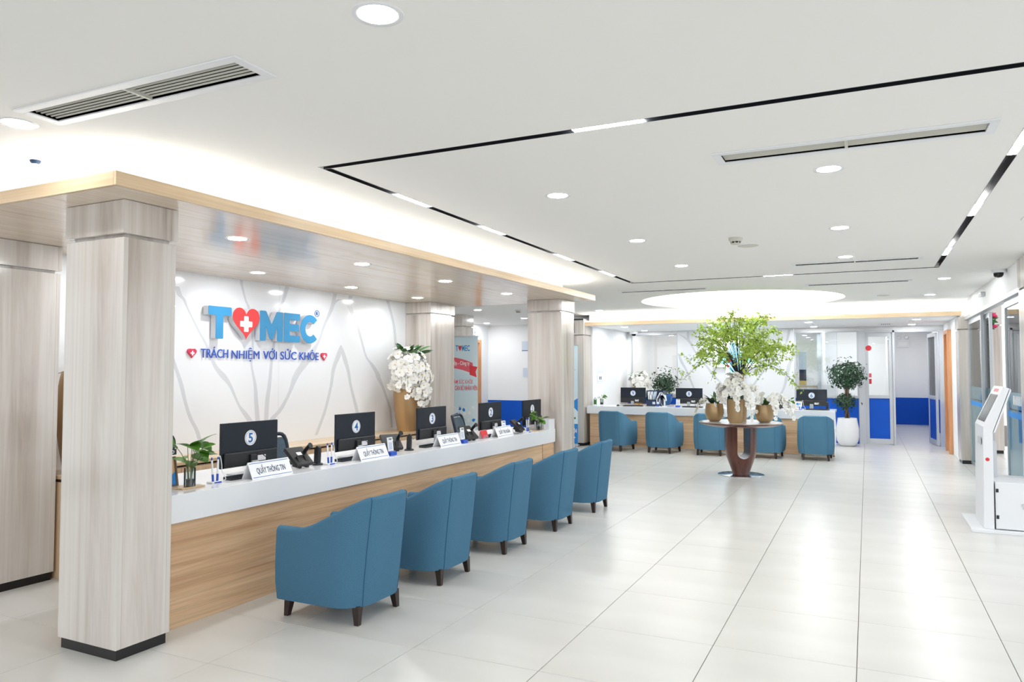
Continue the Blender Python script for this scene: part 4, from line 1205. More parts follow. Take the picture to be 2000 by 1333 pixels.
# second vase, mostly hidden between the two near columns
lv = thing('plant_vase', 'brown vase of green orchid leaves seen between the two near columns', 'plant vase', (-5.70, 3.93, .79), 0, None, True)
gold_vase(lv, .80, .125, .185, .15)
for k in range(20):
    an = -PI / 2 + .35 + (k * 2.4 % 6.283 - PI) * .26; el = R(r_.uniform(-5, 60))
    add_leaf(lv, ORCH_LEAF, (.06 * math.sin(-an), .08 * math.cos(an), .80 + .035 * (k % 8)), an, el, r_.uniform(.75, 1.0), r_.uniform(-.4, .4))
for k in range(6):
    an = k * 1.05
    MB().tube([(.10 * math.cos(an), .10 * math.sin(an), .82), (.19 * math.cos(an), .19 * math.sin(an), .78), (.2 * math.cos(an + .1), .2 * math.sin(an + .1), .45 + .03 * k)], .003, 5).build('aerial_root', 'bark', lv, 60)

def jar_plant(x, y, z, lab, seed, left=False, big=1.0, tray=True, n=15):
    q = random.Random(seed)
    t = thing('jar_plant', lab, 'potted plant', (x, y, z), 0, 'leafy cuttings in glass jars', left)
    z0 = .012
    if tray: box(-.09, .04, -.09, .09, 0, .012).build('tray', 'wood_pale', t, None, .002)
    MB().lathe([(0, z0), (.034, z0), (.034, z0 + .045), (0, z0 + .046)], 24).build('pebbles', 'pebble', t, 50)
    MB().lathe([(.036, z0), (.0365, z0 + .12), (.0345, z0 + .12), (.0345, z0 + .002)], 24).build('jar', 'jar', t, 50)
    for k in range(n):
        an = q.uniform(0, 2 * PI); h = q.uniform(.13, .27) * big; ro = q.uniform(.02, .085) * big
        tip = (ro * math.cos(an), ro * math.sin(an), z0 + h)
        MB().tube(bez((.012 * math.cos(an), .012 * math.sin(an), z0 + .045), (.014 * math.cos(an), .014 * math.sin(an), z0 + h * .7), tip, 5), .0022, 5).build('stem', 'stem', t, 60)
        add_leaf(t, POTHOS, tip, an - PI / 2, R(q.uniform(-25, 45)), q.uniform(.8, 1.25) * big, q.uniform(-.5, .5))
jar_plant(-3.99, 3.545, .83, 'leafy green cutting in a glass jar beside the nearest column', 5, True, 1.05)
jar_plant(-3.87, 8.82, .83, 'leafy green cutting in a glass jar before monitor one', 9, True, .85)
jar_plant(-5.27, 15.62, .85, 'leafy green cutting in a jar at the left end of the far counter', 12, False, .8, False, 9)
jar_plant(-1.40, 15.70, .85, 'leafy green cutting in a jar left of monitor six', 15, False, .8, False, 12)

def picture_frame(x, y, z, rz, w, h, lab, kind, left=False):
    t = thing('picture_frame', lab, 'picture frame', (x, y, z), rz, None, left)
    f = .014; tl = (R(-10), 0, 0)
    m = MB().box(-w / 2, w / 2, 0, .014, 0, f).box(-w / 2, w / 2, 0, .014, h - f, h).box(-w / 2, -w / 2 + f, 0, .014, f, h - f).box(w / 2 - f, w / 2, 0, .014, f, h - f)
    fr = m.build('frame', 'bark' if kind == 'heart' else 'wood_pale', t, None, .002, (0, 0, 0), tl)
    box(-w / 2 + f, w / 2 - f, .006, .010, f, h - f).build('mat_board', 'print_white' if kind != 'heart' else 'door_wood', fr)
    if kind == 'heart':
        MB().prism([(-w / 2 + f, .0055, f), (w / 2 - f, .0055, f), (w / 2 - f, .0055, h * .50), (0, .0055, h * .30), (-w / 2 + f, .0055, h * .36)], (0, -.0006, 0)).build('blue_field', 'print_cyan', fr)
        MB().prism([(xx, .0052, h * .58 + zz) for xx, zz in heart_pts(.062, .062)], (0, -.0008, 0)).build('red_heart', 'red_card', fr)
        MB().prism([(xx, .0042, h * .585 + zz) for xx, zz in cross_pts(.028, .028, .009)], (0, -.0008, 0)).build('white_cross', 'print_white', fr)
        for k in range(3): box(-.03, .025 - .012 * k, .0040, .0048, f + .012 + k * .014, f + .017 + k * .014).build('text_line', 'print_white', fr)
    else:
        box(-w * .28, w * .28, .0045, .006, h * .55, h * .8).build('photo', 'print_cyan', fr)
        box(-w * .28, w * .28, .0045, .006, h * .2, h * .45).build('photo', 'print_pale', fr)
    MB().tube([(0, .014, h * .5), (0, .075, .002)], .004, 6).build('easel_leg', 'black_plastic', t)
    return t
picture_frame(-4.12, 3.49, .83, R(90), .16, .20, 'framed poster with a red heart and white cross beside the nearest column', 'heart', True)
picture_frame(-1.215, 15.42, .85, 0, .13, .165, 'pale wooden double photo frame left of monitor six', 'photo')
t = thing('badge_stand', 'round black ornament with green scrolls peeping from behind the nearest column', 'ornament', (-4.26, 3.57, .83), R(90), None, True)
MB().prism([(x, 0, .27 + z) for x, z in disc(.085, 28)], (0, .02, 0)).build('disc', 'black_plastic', t, None, .004)
MB().prism([(x + .015, -.001, .275 + z) for x, z in disc(.055, 22)], (0, -.003, 0)).build('green_scroll', 'pothos_leaf', t)
box(-.07, .085, -.006, -.001, .195, .235).build('name_band', 'black_plastic', t)
obj('lettering', text_mesh('lettering', 'TO', .03, .001, 'print_white', .0005), t, None, (.045, -.0068, .215), FACE_NY)
box(-.012, .012, .0, .018, 0, .19).build('post', 'black_plastic', t); box(-.06, .06, -.03, .05, 0, .01).build('foot', 'black_plastic', t)

# far-counter clutter
t = thing('file_organiser', 'navy file organiser holding white papers on the far counter right of monitor nine', 'file organiser', (-4.08, 15.75, .85))
m = MB().box(-.19, -.185, -.12, .12, 0, .33).box(.165, .17, -.12, .12, 0, .33).box(-.185, .165, .115, .12, 0, .33).box(-.185, .165, -.12, .115, 0, .006).box(-.185, .165, -.12, .115, .13, .136)
m.build('case', 'navy', t)
box(-.185, .165, -.122, -.118, .006, .125).build('drawer_front', 'navy', t)
for k, (dx, an) in enumerate(((-.15, -4), (-.12, 6), (-.09, -6), (-.05, 10), (.02, 28))):
    box(-.008, .008, -.10, .09, 0, .17).build('paper_file', 'print_white' if k != 3 else 'print_pale', t, None, None, (dx, 0, .137), (0, R(an), 0))
for dx in (-.03, .06): flat(rect(.06, .05), .001, 'label_card', 'print_pale', t, (dx, -.1222, .065), FACE_NY)
t = thing('desk_lamp_stand', 'small white articulated reader stand right of the navy file organiser', 'stand', (-3.86, 15.55, .85))
MB().lathe([(.05, 0), (.05, .01), (0, .012)], 20).build('base', 'white_plastic', t, 50)
MB().tube([(0, 0, .01), (0, .01, .16), (-.02, 0, .26)], .014, 10).build('arm', 'white_plastic', t, 60)
MB().prism([(-.075, -.03, .24), (.03, -.03, .24), (.045, -.03, .12), (0, -.03, .11), (-.05, -.03, .28)][::-1], (0, .05, 0)).build('head', 'white_plastic', t, None, .004)
t = thing('mouse', 'small grey mouse left of monitor nine on the far counter', 'mouse', (-4.83, 15.40, .85))
MB().lathe([(0, .035), (.018, .03), (.03, .014), (.032, 0)], 20, sx=1, sy=1.5).build('shell', 'black_plastic', t, 60)
MB().tube([(0, .05, .008), (.03, .15, .004), (.05, .25, .004)], .003, 6).build('cable', 'black_plastic', t, 60)
t = thing('sanitiser_bottle', 'green and white pump bottle beside the jar plant at the far counter end', 'bottle', (-5.36, 15.45, .85))
MB().lathe([(0, 0), (.032, 0), (.032, .13), (.02, .15), (.012, .155), (.012, .175)], 20).build('bottle', 'pane_blue', t, 50)
MB().lathe([(.0325, .02), (.0325, .12)], 20).build('label', 'green_leaf', t, 50)
MB().tube([(0, 0, .17), (0, 0, .2), (-.03, 0, .2)], .006, 8).build('pump', 'white_plastic', t, 60)

# low cabinet behind the far counter, with orchids and a bushy plant on it
t = thing('back_cabinet', 'low white cabinet against the far wall behind the service counter', 'cabinet', (-4.75, 17.72, 0))
box(-.62, .62, -.25, .30, .05, .76).build('body', 'white_gloss', t); box(-.64, .64, -.27, .31, .76, .79).build('top', 'wood_pale_x', t); box(-.6, .6, -.22, .28, 0, .05).build('toe_kick', 'black_plinth', t)
for s_ in (-1, 1):
    d = box(s_ * .31 - .305, s_ * .31 + .305, -.268, -.25, .06, .75).build('door', 'white_gloss', t, None, .002)
    MB().tube([(s_ * .03, -.268, .5), (s_ * .03, -.285, .5)], .008, 8).build('knob', 'steel', d, 60)
r_ = random.Random(21)
fv = thing('orchid_vase', 'gold vase of white orchids on the back cabinet behind monitor nine', 'flower vase', (-5.04, 17.7, .79), 0, 'white orchid arrangements')
gold_vase(fv, .46, .09, .14, .115)
for k in range(48):
    an = r_.uniform(-PI, 0); el = r_.uniform(-.5, 1.3)
    d = Vector((math.cos(an) * math.cos(el), math.sin(an) * math.cos(el), math.sin(el)))
    k_ = r_.uniform(.7, 1.15); add_blossom(fv, Vector((d.x * .26 * k_ + .06, d.y * .22 * k_, .54 + d.z * .22 * k_)), d + Vector((r_.uniform(-.5, .5), r_.uniform(-.5, .5), r_.uniform(-.5, .5))), r_, r_.uniform(.9, 1.2))
for p2, n in (((.30, -.16, .24), 14), ((.18, -.2, .2), 13), ((.06, -.2, .22), 12)):
    spray(fv, (0.02, 0, .46), (p2[0], p2[1] * 1.3, .75), p2, n, r_, 1.05, .3, .05, (0, -.8, 0))
for k in range(9):
    an = k * 2.4
    add_leaf(fv, ORCH_LEAF, (.05 * math.sin(-an) - .04, .05 * math.cos(an), .64), an, R(r_.uniform(20, 60)), r_.uniform(.7, .95), 0)
MB().lathe([(0, .4), (.12, .42), (.14, .52), (.10, .62), (0, .66)], 16).build('moss', 'dark_leaf', fv, 60)

def leaf_cloud(name, parent, m, pts, size, q, kind=True):
    mb = MB()
    for p, d in pts:
        p = Vector(p); d = Vector(d).normalized()
        u = d.orthogonal().normalized(); w = d.cross(u)
        an = q.uniform(0, 2 * PI)
        u, w = u * math.cos(an) + w * math.sin(an), w * math.cos(an) - u * math.sin(an)
        L = size * q.uniform(.7, 1.25); W = L * .27
        nrm = d
        a0 = p; a1 = p + u * L * .45 + w * W + nrm * .1 * L; a2 = p + u * L - nrm * .08 * L; a3 = p + u * L * .45 - w * W + nrm * .1 * L
        mid = p + u * L * .5
        mb._add([a0, a1, a2, a3, mid], [(0, 1, 4), (1, 2, 4), (2, 3, 4), (3, 0, 4)])
    o = mb.build(name, m, parent)
    o['kind'] = 'stuff'
    return o
def ball_pts(q, n, c, rad, inner=.55):
    out = []
    for _ in range(n):
        d = Vector((q.gauss(0, 1), q.gauss(0, 1), q.gauss(0, 1))).normalized()
        k = inner + (1 - inner) * q.random() ** .5
        k *= 1 + .12 * math.sin(d.x * 7 + d.z * 5) * math.cos(d.y * 6)
        p = Vector((c[0] + d.x * rad[0] * k, c[1] + d.y * rad[1] * k, c[2] + d.z * rad[2] * k))
        out.append((p, d + Vector((q.uniform(-.6, .6), q.uniform(-.6, .6), q.uniform(-.3, .6)))))
    return out
q = random.Random(4)
bp = thing('bushy_plant', 'bushy dark green plant in a blue glazed pot on the back cabinet', 'potted plant', (-4.36, 17.60, .79), 0)
MB().lathe([(0, 0), (.11, 0), (.17, .12), (.18, .24), (.165, .26), (.15, .25), (0, .24)], 28).build('pot', 'blue_glaze', bp, 50)
for k in range(9):
    an = k * .7; MB().tube(bez((0, 0, .23), (.05 * math.cos(an), .05 * math.sin(an), .5), (.2 * math.cos(an), .2 * math.sin(an), .62), 5), .006, 5).build('branch', 'branch', bp, 60)
leaf_cloud('foliage', bp, 'dark_leaf', ball_pts(q, 620, (0, 0, .50), (.29, .27, .27), .25) + ball_pts(q, 90, (.02, 0, .56), (.36, .3, .36), .8), .075, q)

# ================================================================== OFFICE CHAIRS BEHIND THE COUNTER
def office_chair(x, y, rz, lab, fabric, left=True):
    t = thing('office_chair', lab, 'office chair', (x, y, 0), rz, 'mesh office chairs', left)
    t.scale = (1, 1, .92)
    MB().lathe([(0, .05), (.035, .05), (.03, .10), (.025, .42), (0, .42)], 16).build('gas_lift', 'black_plastic', t, 50)
    for k in range(5):
        an = k * 2 * PI / 5
        leg = MB().tube([(0, 0, .09), (.28 * math.cos(an), .28 * math.sin(an), .065)], [.025, .016], 8).build('foot_bar', 'black_plastic', t, 60)
        MB().tube([(.28 * math.cos(an) - .02 * math.sin(an), .28 * math.sin(an) + .02 * math.cos(an), .03), (.28 * math.cos(an) + .02 * math.sin(an), .28 * math.sin(an) - .02 * math.cos(an), .03)], .03, 12).build('castor', 'black_plastic', leg, 60)
    box(-.24, .24, -.24, .24, .42, .50).build('seat', 'chair_navy', t, None, .03)
    P = []
    for i in range(7):
        u = i / 6
        for j in range(7):
            v = j / 6
            P.append(((u - .5) * .46, -.25 - .05 * math.sin(PI * u) - .08 * v * v, .56 + .46 * v))
    MB().grid(P, 7, 7).build('mesh_back', fabric, t, 60)
    rim = [(-.24, -.25, .54), (-.245, -.28, .8), (-.235, -.335, 1.03), (-.12, -.37, 1.055), (.12, -.37, 1.055), (.235, -.335, 1.03), (.245, -.28, .8), (.24, -.25, .54), (0, -.29, .53), (-.24, -.25, .54)]
    MB().tube([p for p in smooth_line(rim, 4)], .02, 8).build('back_frame', 'chair_navy', t, 60)
    for s_ in (-1, 1):
        MB().tube([(s_ * .25, -.15, .46), (s_ * .28, -.12, .6), (s_ * .28, .12, .66)], .016, 8).build('armrest', 'black_plastic', t, 60)
office_chair(-4.98, 5.50, R(-96), 'dark blue mesh office chair behind the counter right of monitor five', 'mesh_fabric')
office_chair(-4.95, 9.22, R(-75), 'dark mesh office chair behind the counter left of monitor two', 'mesh_fabric')

# ================================================================== FLOWER TABLE
ft = thing('round_table', 'round walnut pedestal table with a marble top carrying the flowers', 'table', (-1.78, 11.92, 0))
MB().lathe([(0, 0), (.345, 0), (.345, .010), (.335, .014), (0, .014)], 56).build('base_plate', 'steel', ft, 40)
ped = MB().lathe([(0, .014), (.118, .014), (.135, .06), (.175, .17), (.215, .28), (.232, .38), (.236, .5), (.236, .752), (0, .752)], 56).build('pedestal', 'walnut', ft, 40)
cutm = MB()
prof_ = [(-.098, 1.0)] + [(.098 * -math.cos(PI * k / 14), .36 - .098 * math.sin(PI * k / 14)) for k in range(15)] + [(.098, 1.0)]
cutm.prism([(x, -.5, z) for x, z in prof_], (0, 1.0, 0))
co = cutm.build('slot_cutter', 'walnut', ft, None, None, (0, 0, 0), (0, 0, R(22)))
bo = ped.modifiers.new('slot', 'BOOLEAN'); bo.object = co; bo.operation = 'DIFFERENCE'; bo.solver = 'EXACT'
dg = bpy.context.evaluated_depsgraph_get(); dg.update()
pm = bpy.data.meshes.new_from_object(ped.evaluated_get(dg)); ped.modifiers.clear(); ped.data = pm
bpy.data.objects.remove(co, do_unlink=True)
MB().lathe([(0, .752), (.50, .752), (.60, .782), (.622, .795), (.622, .808), (.612, .812), (.59, .812), (0, .812)], 72).build('rim_ring', 'walnut', ft, 40)
MB().lathe([(.588, .8121), (.588, .8150), (0, .8150)], 72).build('marble_inlay', 'marble_white', ft, 40)
TZ = .815
r_ = random.Random(11)
def pot_round(t, h, rb, rm, rt, m='gold_pot'):
    MB().lathe([(0, 0), (rb, 0), (rb + (rm - rb) * .65, h * .15), (rm, h * .45), (rm * .99, h * .62), (rt, h), (rt - .01, h), (rt - .015, h - .04), (0, h - .05)], 40).build('pot', m, t, 50)
# left bowl: strap leaves and one spray trailing left
p1 = thing('orchid_pot', 'round gold pot on the flower table trailing a white orchid spray to the left', 'flower pot', (-2.16, 11.86, TZ), 0, 'white orchid arrangements')
pot_round(p1, .28, .07, .145, .125)
for k in range(13):
    an = k * 2.4; add_leaf(p1, DARK_STRAP, (.03 * math.cos(an), .03 * math.sin(an), .25), an, R(r_.uniform(20, 70)), r_.uniform(.8, 1.15), 0)
for k in range(3): add_leaf(p1, ORCH_LEAF, (.05, 0, .27), R(-60 + 60 * k), R(60), .75, 0)
spray(p1, (-.02, 0, .25), (-.19, -.03, .46), (-.32, -.10, .06), 17, r_, .8, .35, .02, (-.3, -.6, 0))
# middle cylinder: tall mass of blossoms
p2_ = thing('orchid_pot', 'tall gold cylinder pot with a dense mass of white orchids in the table centre', 'flower pot', (-1.80, 11.62, TZ), 0, 'white orchid arrangements')
MB().lathe([(0, 0), (.095, 0), (.118, .05), (.128, .2), (.13, .36), (.118, .36), (.115, .3), (0, .3)], 40).build('pot', 'gold_pot', p2_, 50)
for k in range(80):
    an = r_.uniform(0, 2 * PI); el = r_.uniform(-.5, 1.4)
    d = Vector((math.cos(an) * math.cos(el), math.sin(an) * math.cos(el), math.sin(el)))
    k_ = r_.uniform(.65, 1.15); add_blossom(p2_, Vector((d.x * .20 * k_ - .03, d.y * .17 * k_, .47 + d.z * .27 * k_)), d + Vector((r_.uniform(-.6, .6), r_.uniform(-.6, .6), r_.uniform(-.6, .6))), r_, r_.uniform(.85, 1.15))
for e_, n in (((-.26, -.08, .30), 12), ((.06, -.17, .20), 13), ((-.12, -.16, .34), 10), ((.25, -.14, .06), 14), ((.20, -.12, .25), 10), ((.33, .0, .32), 11)):
    spray(p2_, (0, 0, .36), (e_[0] * .9, e_[1], .72), e_, n, r_, .9, .35, .03, (0, -.6, 0))
for k in range(7):
    an = R(-90 + k * 50); add_leaf(p2_, ORCH_LEAF, (.05, .02, .42), an, R(45), .8, 0)
MB().lathe([(0, .3), (.12, .32), (.13, .46), (.10, .6), (0, .66)], 16).build('moss', 'dark_leaf', p2_, 60)
# right bowl
p3 = thing('orchid_pot', 'round gold pot on the flower table with white orchids hanging to the right', 'flower pot', (-1.42, 11.90, TZ), 0, 'white orchid arrangements')
pot_round(p3, .27, .07, .14, .12)
for k in range(10):
    an = k * 2.4; add_leaf(p3, ORCH_LEAF, (.03 * math.cos(an), .03 * math.sin(an), .25), an, R(r_.uniform(15, 70)), r_.uniform(.7, .95), 0)
for e_, n in (((.42, -.06, .09), 14), ((.20, -.20, .10), 13), ((.30, -.1, .15), 12), ((-.08, -.10, .18), 9), ((.30, .1, .2), 9)):
    spray(p3, (0, 0, .25), (e_[0] * .8, e_[1], .58), e_, n, r_, .95, .35, .03, (.2, -.5, 0))
# tall vase with green branches
q = random.Random(8)
bv = thing('branch_vase', 'tall vase with a wide spread of lime green leafy branches in the table centre', 'flower vase', (-1.80, 12.05, TZ), 0)
MB().lathe([(0, 0), (.09, 0), (.10, .2), (.085, .45), (.06, .66), (.075, .73), (.068, .73), (.055, .68), (0, .6)], 32).build('vase', 'gold_pot', bv, 50)
leaves = []
for k in range(46):
    an = k * 2.399 + q.uniform(-.2, .2)
    reach = .92 * q.uniform(.12, 1.0) ** .55; top_ = 1.08 + (1 - (reach / .9) ** 2) * .62 + q.uniform(-.06, .10)
    dx, dy = math.cos(an), math.sin(an)
    droop = q.uniform(.0, .34) * (reach > .5) + (.30 if k % 4 == 0 else 0)
    p0 = (0.02 * dx, .02 * dy, .66); p1_ = (reach * .45 * dx, reach * .45 * dy, top_ + .12); p2e = (reach * dx, reach * dy, top_ - droop)
    pts = bez(p0, p1_, p2e, 12)
    MB().tube(pts, [.0065 - .0045 * i / 12 for i in range(13)], 5).build('branch', 'branch', bv, 60)
    fine = bez(p0, p1_, p2e, 60)
    for i in range(26, 61):
        for _ in range(2):
            off = Vector((q.gauss(0, 1), q.gauss(0, 1), q.gauss(0, 1))) * .022
            leaves.append((fine[i] + off, off + Vector((0, 0, .02))))
        if i % 7 == 0:
            dirv = Vector((q.uniform(-1, 1), q.uniform(-1, 1), q.uniform(-.6, .8))).normalized()
            ln = q.uniform(.08, .20)
            MB().tube([fine[i], fine[i] + dirv * ln * .6, fine[i] + dirv * ln + Vector((0, 0, -.02))], [.002, .0018, .001], 4).build('twig', 'branch', bv)
            for _ in range(16):
                p = fine[i] + dirv * ln * q.uniform(.25, 1.05) + Vector((q.gauss(0, 1), q.gauss(0, 1), q.gauss(0, 1))) * .016
                leaves.append((p, Vector((q.uniform(-1, 1), q.uniform(-1, 1), q.uniform(-.2, 1)))))
leaf_cloud('foliage', bv, 'lime_leaf', leaves, .046, q)
for k in range(14):
    an = q.uniform(0, 6.28); rr = q.uniform(.05, .3)
    leaves2 = [((rr * math.cos(an), rr * math.sin(an), q.uniform(.75, 1.0)), (0, -1, .3))]
flat(disc(.02, 10), .006, 'red_blossom', 'print_red', bv, (-.15, -.15, .86), FACE_NY)

# ================================================================== FICUS IN WHITE POT
q = random.Random(5)
fx = thing('ficus_tree', 'dark green topiary tree in a white egg-shaped pot before the far window', 'potted tree', (-0.40, 17.45, 0))
MB().lathe([(0, 0), (.13, 0), (.17, .03), (.215, .12), (.232, .24), (.225, .38), (.20, .52), (.19, .60), (.175, .60), (.17, .56), (0, .55)], 44).build('pot', 'white_gloss', fx, 50)
MB().lathe([(0, .565), (.17, .56)], 24).build('soil', 'soil', fx)
for s_ in (0, PI, PI / 2):
    pts = [(.035 * math.cos(s_ + u * 5) * (1 - .3 * u), .035 * math.sin(s_ + u * 5) * (1 - .3 * u), .55 + .75 * u) for u in [k / 10 for k in range(11)]]
    MB().tube(pts, .022, 8).build('trunk', 'bark', fx, 60)
leaf_cloud('upper_crown', fx, 'dark_leaf', ball_pts(q, 1000, (0, 0, 1.50), (.37, .36, .30), .35) + ball_pts(q, 90, (.0, 0, 1.55), (.45, .4, .36), .8), .075, q)
leaf_cloud('lower_crown', fx, 'dark_leaf', ball_pts(q, 420, (-.03, 0, .95), (.22, .22, .16), .25) + ball_pts(q, 40, (-.03, 0, .92), (.29, .25, .2), .8), .070, q)

# ================================================================== LIT CROSS SIGN ON THE FAR WALL
t = thing('cross_lightbox', 'lit cross-shaped light box on the far marble wall behind the green branches', 'light sign', (-2.79, FY - .05, 1.90))
o = MB().prism([(x, 0, z) for x, z in cross_pts(.98, .90, .42)][::-1], (0, -.06, 0)).build('box', 'white_plastic', t)
MB().prism([(x, -.06, z) for x, z in cross_pts(.97, .89, .41)][::-1], (0, -.004, 0)).build('lit_rim', 'sign_lit', t)
MB().prism([(x, -.064, z) for x, z in cross_pts(.80, .72, .26)][::-1], (0, -.003, 0)).build('lit_face', 'sign_cyan', t)
MB().prism([(x - .12, -.067, z - .05) for x, z in heart_pts(.10, .10)], (0, -.002, 0)).build('red_heart', 'print_red', t)

# office behind window 1: wooden door with a notice; picture behind window 2
d5 = struct(MB().box(-4.78, -4.70, 20.84, 20.9, 0, 2.30).box(-3.86, -3.78, 20.84, 20.9, 0, 2.30).box(-4.70, -3.86, 20.84, 20.9, 2.22, 2.30).build('door_5', 'frame_wood', None, None, .004))
box(-4.70, -3.86, 20.86, 20.898, .005, 2.22).build('door_leaf', 'door_wood', d5)
flat(rect(.30, .22), .003, 'notice', 'print_white', d5, (-4.30, 20.857, 1.83), FACE_NY)
t = thing('landscape_picture', 'tall landscape picture standing behind the right far window', 'picture', (-1.43, 18.8, 1.25))
box(-.02, .14, 0, .02, 0, .80).build('board', 'print_pale', t); box(-.015, .135, -.003, 0, .02, .12).build('yellow_field', 'petal_heart', t); box(-.015, .135, -.003, 0, .12, .38).build('dark_hills', 'navy', t); box(-.015, .135, -.003, 0, .38, .78).build('sky', 'print_pale', t)
t = thing('back_sideboard', 'white sideboard in the office carrying the landscape picture', 'sideboard', (-1.3, 18.8, 0))
box(-.25, .25, -.15, .2, 0, 1.22).build('body', 'white_gloss', t); box(-.26, .26, -.16, .2, 1.22, 1.25).build('top', 'wood_pale_x', t)

# exit sign at the corridor end
t = thing('emergency_light', 'white twin-lamp emergency exit fitting on the corridor end wall', 'emergency light', (.98, 25.2, 2.30))
box(-.17, .17, -.05, 0, 0, .22).build('case', 'white_plastic', t, None, .006)
for dx in (-.10, .10): MB().lathe([(0, .045), (.05, .035), (.06, 0), (0, -.02)], 20, mi=0).build('lamp_head', 'print_white', t, 50, None, (dx, -.05, .30), (R(90), 0, 0))
box(-.12, .12, -.04, 0, .22, .28).build('bracket', 'white_plastic', t)
flat(rect(.22, .10), .002, 'pale_field', 'print_white', t, (0, -.0502, .11), FACE_NY)

# posters
def poster(x, y, z, w, h, rot, lab, bands, grp='wall posters'):
    t = thing('wall_poster', lab, 'poster', (x, y, z), 0, grp)
    s_ = flat(rect(w, h), .003, 'sheet', 'print_white', t, (0, 0, 0), rot)
    for (c, u0, v0, u1, v1) in bands:
        MB().prism([(w * (u0 - .5), h * (v0 - .5), .003), (w * (u1 - .5), h * (v0 - .5), .003), (w * (u1 - .5), h * (v1 - .5), .003), (w * (u0 - .5), h * (v1 - .5), .003)], (0, 0, .0008)).build('print_field', c, s_)
    return t
poster(1.466, 17.75, 2.03, .50, .42, FACE_NX, 'pale blue notice on the white wall left of the right-hand wooden door', [('print_pale', .05, .7, .95, .95), ('print_pale', .05, .1, .95, .55)])
poster(-8.02, 17.896, 2.22, .45, .32, FACE_NY, 'pale blue poster on the hall back wall beside the column', [('print_pale', .0, .3, 1, 1), ('print_blue', .0, .2, .6, .27)])
poster(-8.02, 17.896, 1.56, .42, .26, FACE_NY, 'grey notice below the poster on the hall back wall', [('print_pale', .04, .04, .96, .96)])
t = poster(-5.426, 16.0, 1.62, .40, .60, FACE_PX, 'white notice with round grey icons on the side wall left of the far counter', [('print_pale', .1, .92, .9, .95), ('print_pale', .1, .06, .9, .09)])
for i in range(3):
    for j in range(2): flat(disc(.035, 18), .001, 'icon', 'print_pale', t, (.0038, -.12 + i * .12, .06 - .1 * j), FACE_PX)
for i in range(2): flat(rect(.05, .07), .001, 'icon', 'print_dark', t, (.0038, -.06 + i * .1, -.18), FACE_PX)
t = thing('restroom_sign', 'small white restroom sign on the hall wall above the wooden door', 'sign', (-9.25, 17.05, 2.62))
box(0, .012, -.12, .12, -.13, .13).build('plate', 'print_white', t, None, .003)
for dy in (-.05, .05):
    flat(disc(.018, 14), .001, 'figure_head', 'print_dark', t, (.0122, dy, .075), FACE_PX)
    flat([(-.025, -.05), (.025, -.05), (.015, .045), (-.015, .045)], .001, 'figure_body', 'print_dark', t, (.0122, dy, .0), FACE_PX)
box(.012, .0128, -.08, .08, -.10, -.085).build('text_line', 'print_dark', t)

# banners
def banner(x, y, rz, lab):
    t = thing('roll_up_banner', lab, 'banner', (x, y, 0), rz, 'roll-up banners')
    box(-.42, .42, -.06, .06, 0, .05).build('cassette', 'grey_metal', t, None, .01)
    MB().tube([(0, .02, .05), (0, .02, 2.12)], .01, 8).build('pole', 'grey_metal', t)
    box(-.41, .41, -.012, .012, 2.13, 2.15).build('top_rail', 'grey_metal', t)
    return t
b1 = banner(-5.86, 10.12, R(22), 'roll-up banner with a red ribbon and TOMEC logo behind the stone column')
sh = box(-.40, .40, -.004, -.002, .05, 2.135).build('sheet', 'print_sky', b1)
def on(sh_, x, z, me_pts, m, name, d=.0006): return MB().prism([(x + a_, -.004, z + b_) for a_, b_ in me_pts], (0, -d, 0)).build(name, m, sh_)
obj('lettering', text_mesh('lettering', 'T', .125, .001, 'logo_blue', .003, width=.045), sh, None, (.07, -.005, 1.955), FACE_NY)
on(sh, .118, 1.95, heart_pts(.05, .095), 'print_red', 'heart')
obj('lettering', text_mesh('lettering', 'MEC', .125, .001, 'logo_blue', .0025, width=.125), sh, None, (.21, -.005, 1.955), FACE_NY)
rib = []
for k in range(13): rib.append((-.36 + .68 * k / 12, 1.82 - ((k - 4.5) / 12) ** 2 * .25))
rib += [(x, z - .17) for x, z in rib[::-1]]
MB().prism([(x, -.004, z) for x, z in rib], (0, -.0008, 0)).build('ribbon', 'print_pink', sh)
MB().prism([(.27, -.0049, 1.69), (.395, -.0049, 1.66), (.365, -.0049, 1.59), (.38, -.0049, 1.50), (.27, -.0049, 1.54)], (0, -.0008, 0)).build('ribbon_tail', 'print_red', sh)
obj('lettering', text_mesh('lettering', 'Doanh nghiệp - Công ty', .085, .001, 'print_white', .001, width=.46), sh, None, (.04, -.0054, 1.715), FACE_NY)
obj('lettering', text_mesh('lettering', 'KHÁM SỨC KHỎE', .085, .001, 'print_pink', .001, width=.36), sh, None, (.14, -.005, 1.44), FACE_NY)
obj('lettering', text_mesh('lettering', 'CÁN BỘ NHÂN VIÊN', .10, .001, 'print_red', .0015, width=.35), sh, None, (.215, -.005, 1.335), FACE_NY)
q = random.Random(2)
for k in range(16):
    on(sh, q.uniform(.02, .34), q.uniform(.66, 1.05), [(a_ * q.uniform(.5, 1.2), b_ * q.uniform(.5, 1.5)) for a_, b_ in disc(.028, 7)], q.choice(['print_blue', 'print_pale', 'print_white', 'print_cyan']), 'picture_shape', .0006 + k * .00004)
on(sh, -.15, .75, disc(.2, 20), 'print_white', 'picture_shape', .0005)
b2_ = banner(-5.93, 14.80, R(4), 'roll-up banner with a blue lower field before the far reception column')
sh = box(-.40, .40, -.004, -.002, .05, 2.135).build('sheet', 'print_sky', b2_)
on(sh, 0, .27, rect(.80, .42), 'print_cyan', 'blue_field')
obj('lettering', text_mesh('lettering', 'Hà Nội', .12, .001, 'print_white', .002), sh, None, (.20, -.0052, .33), FACE_NY)
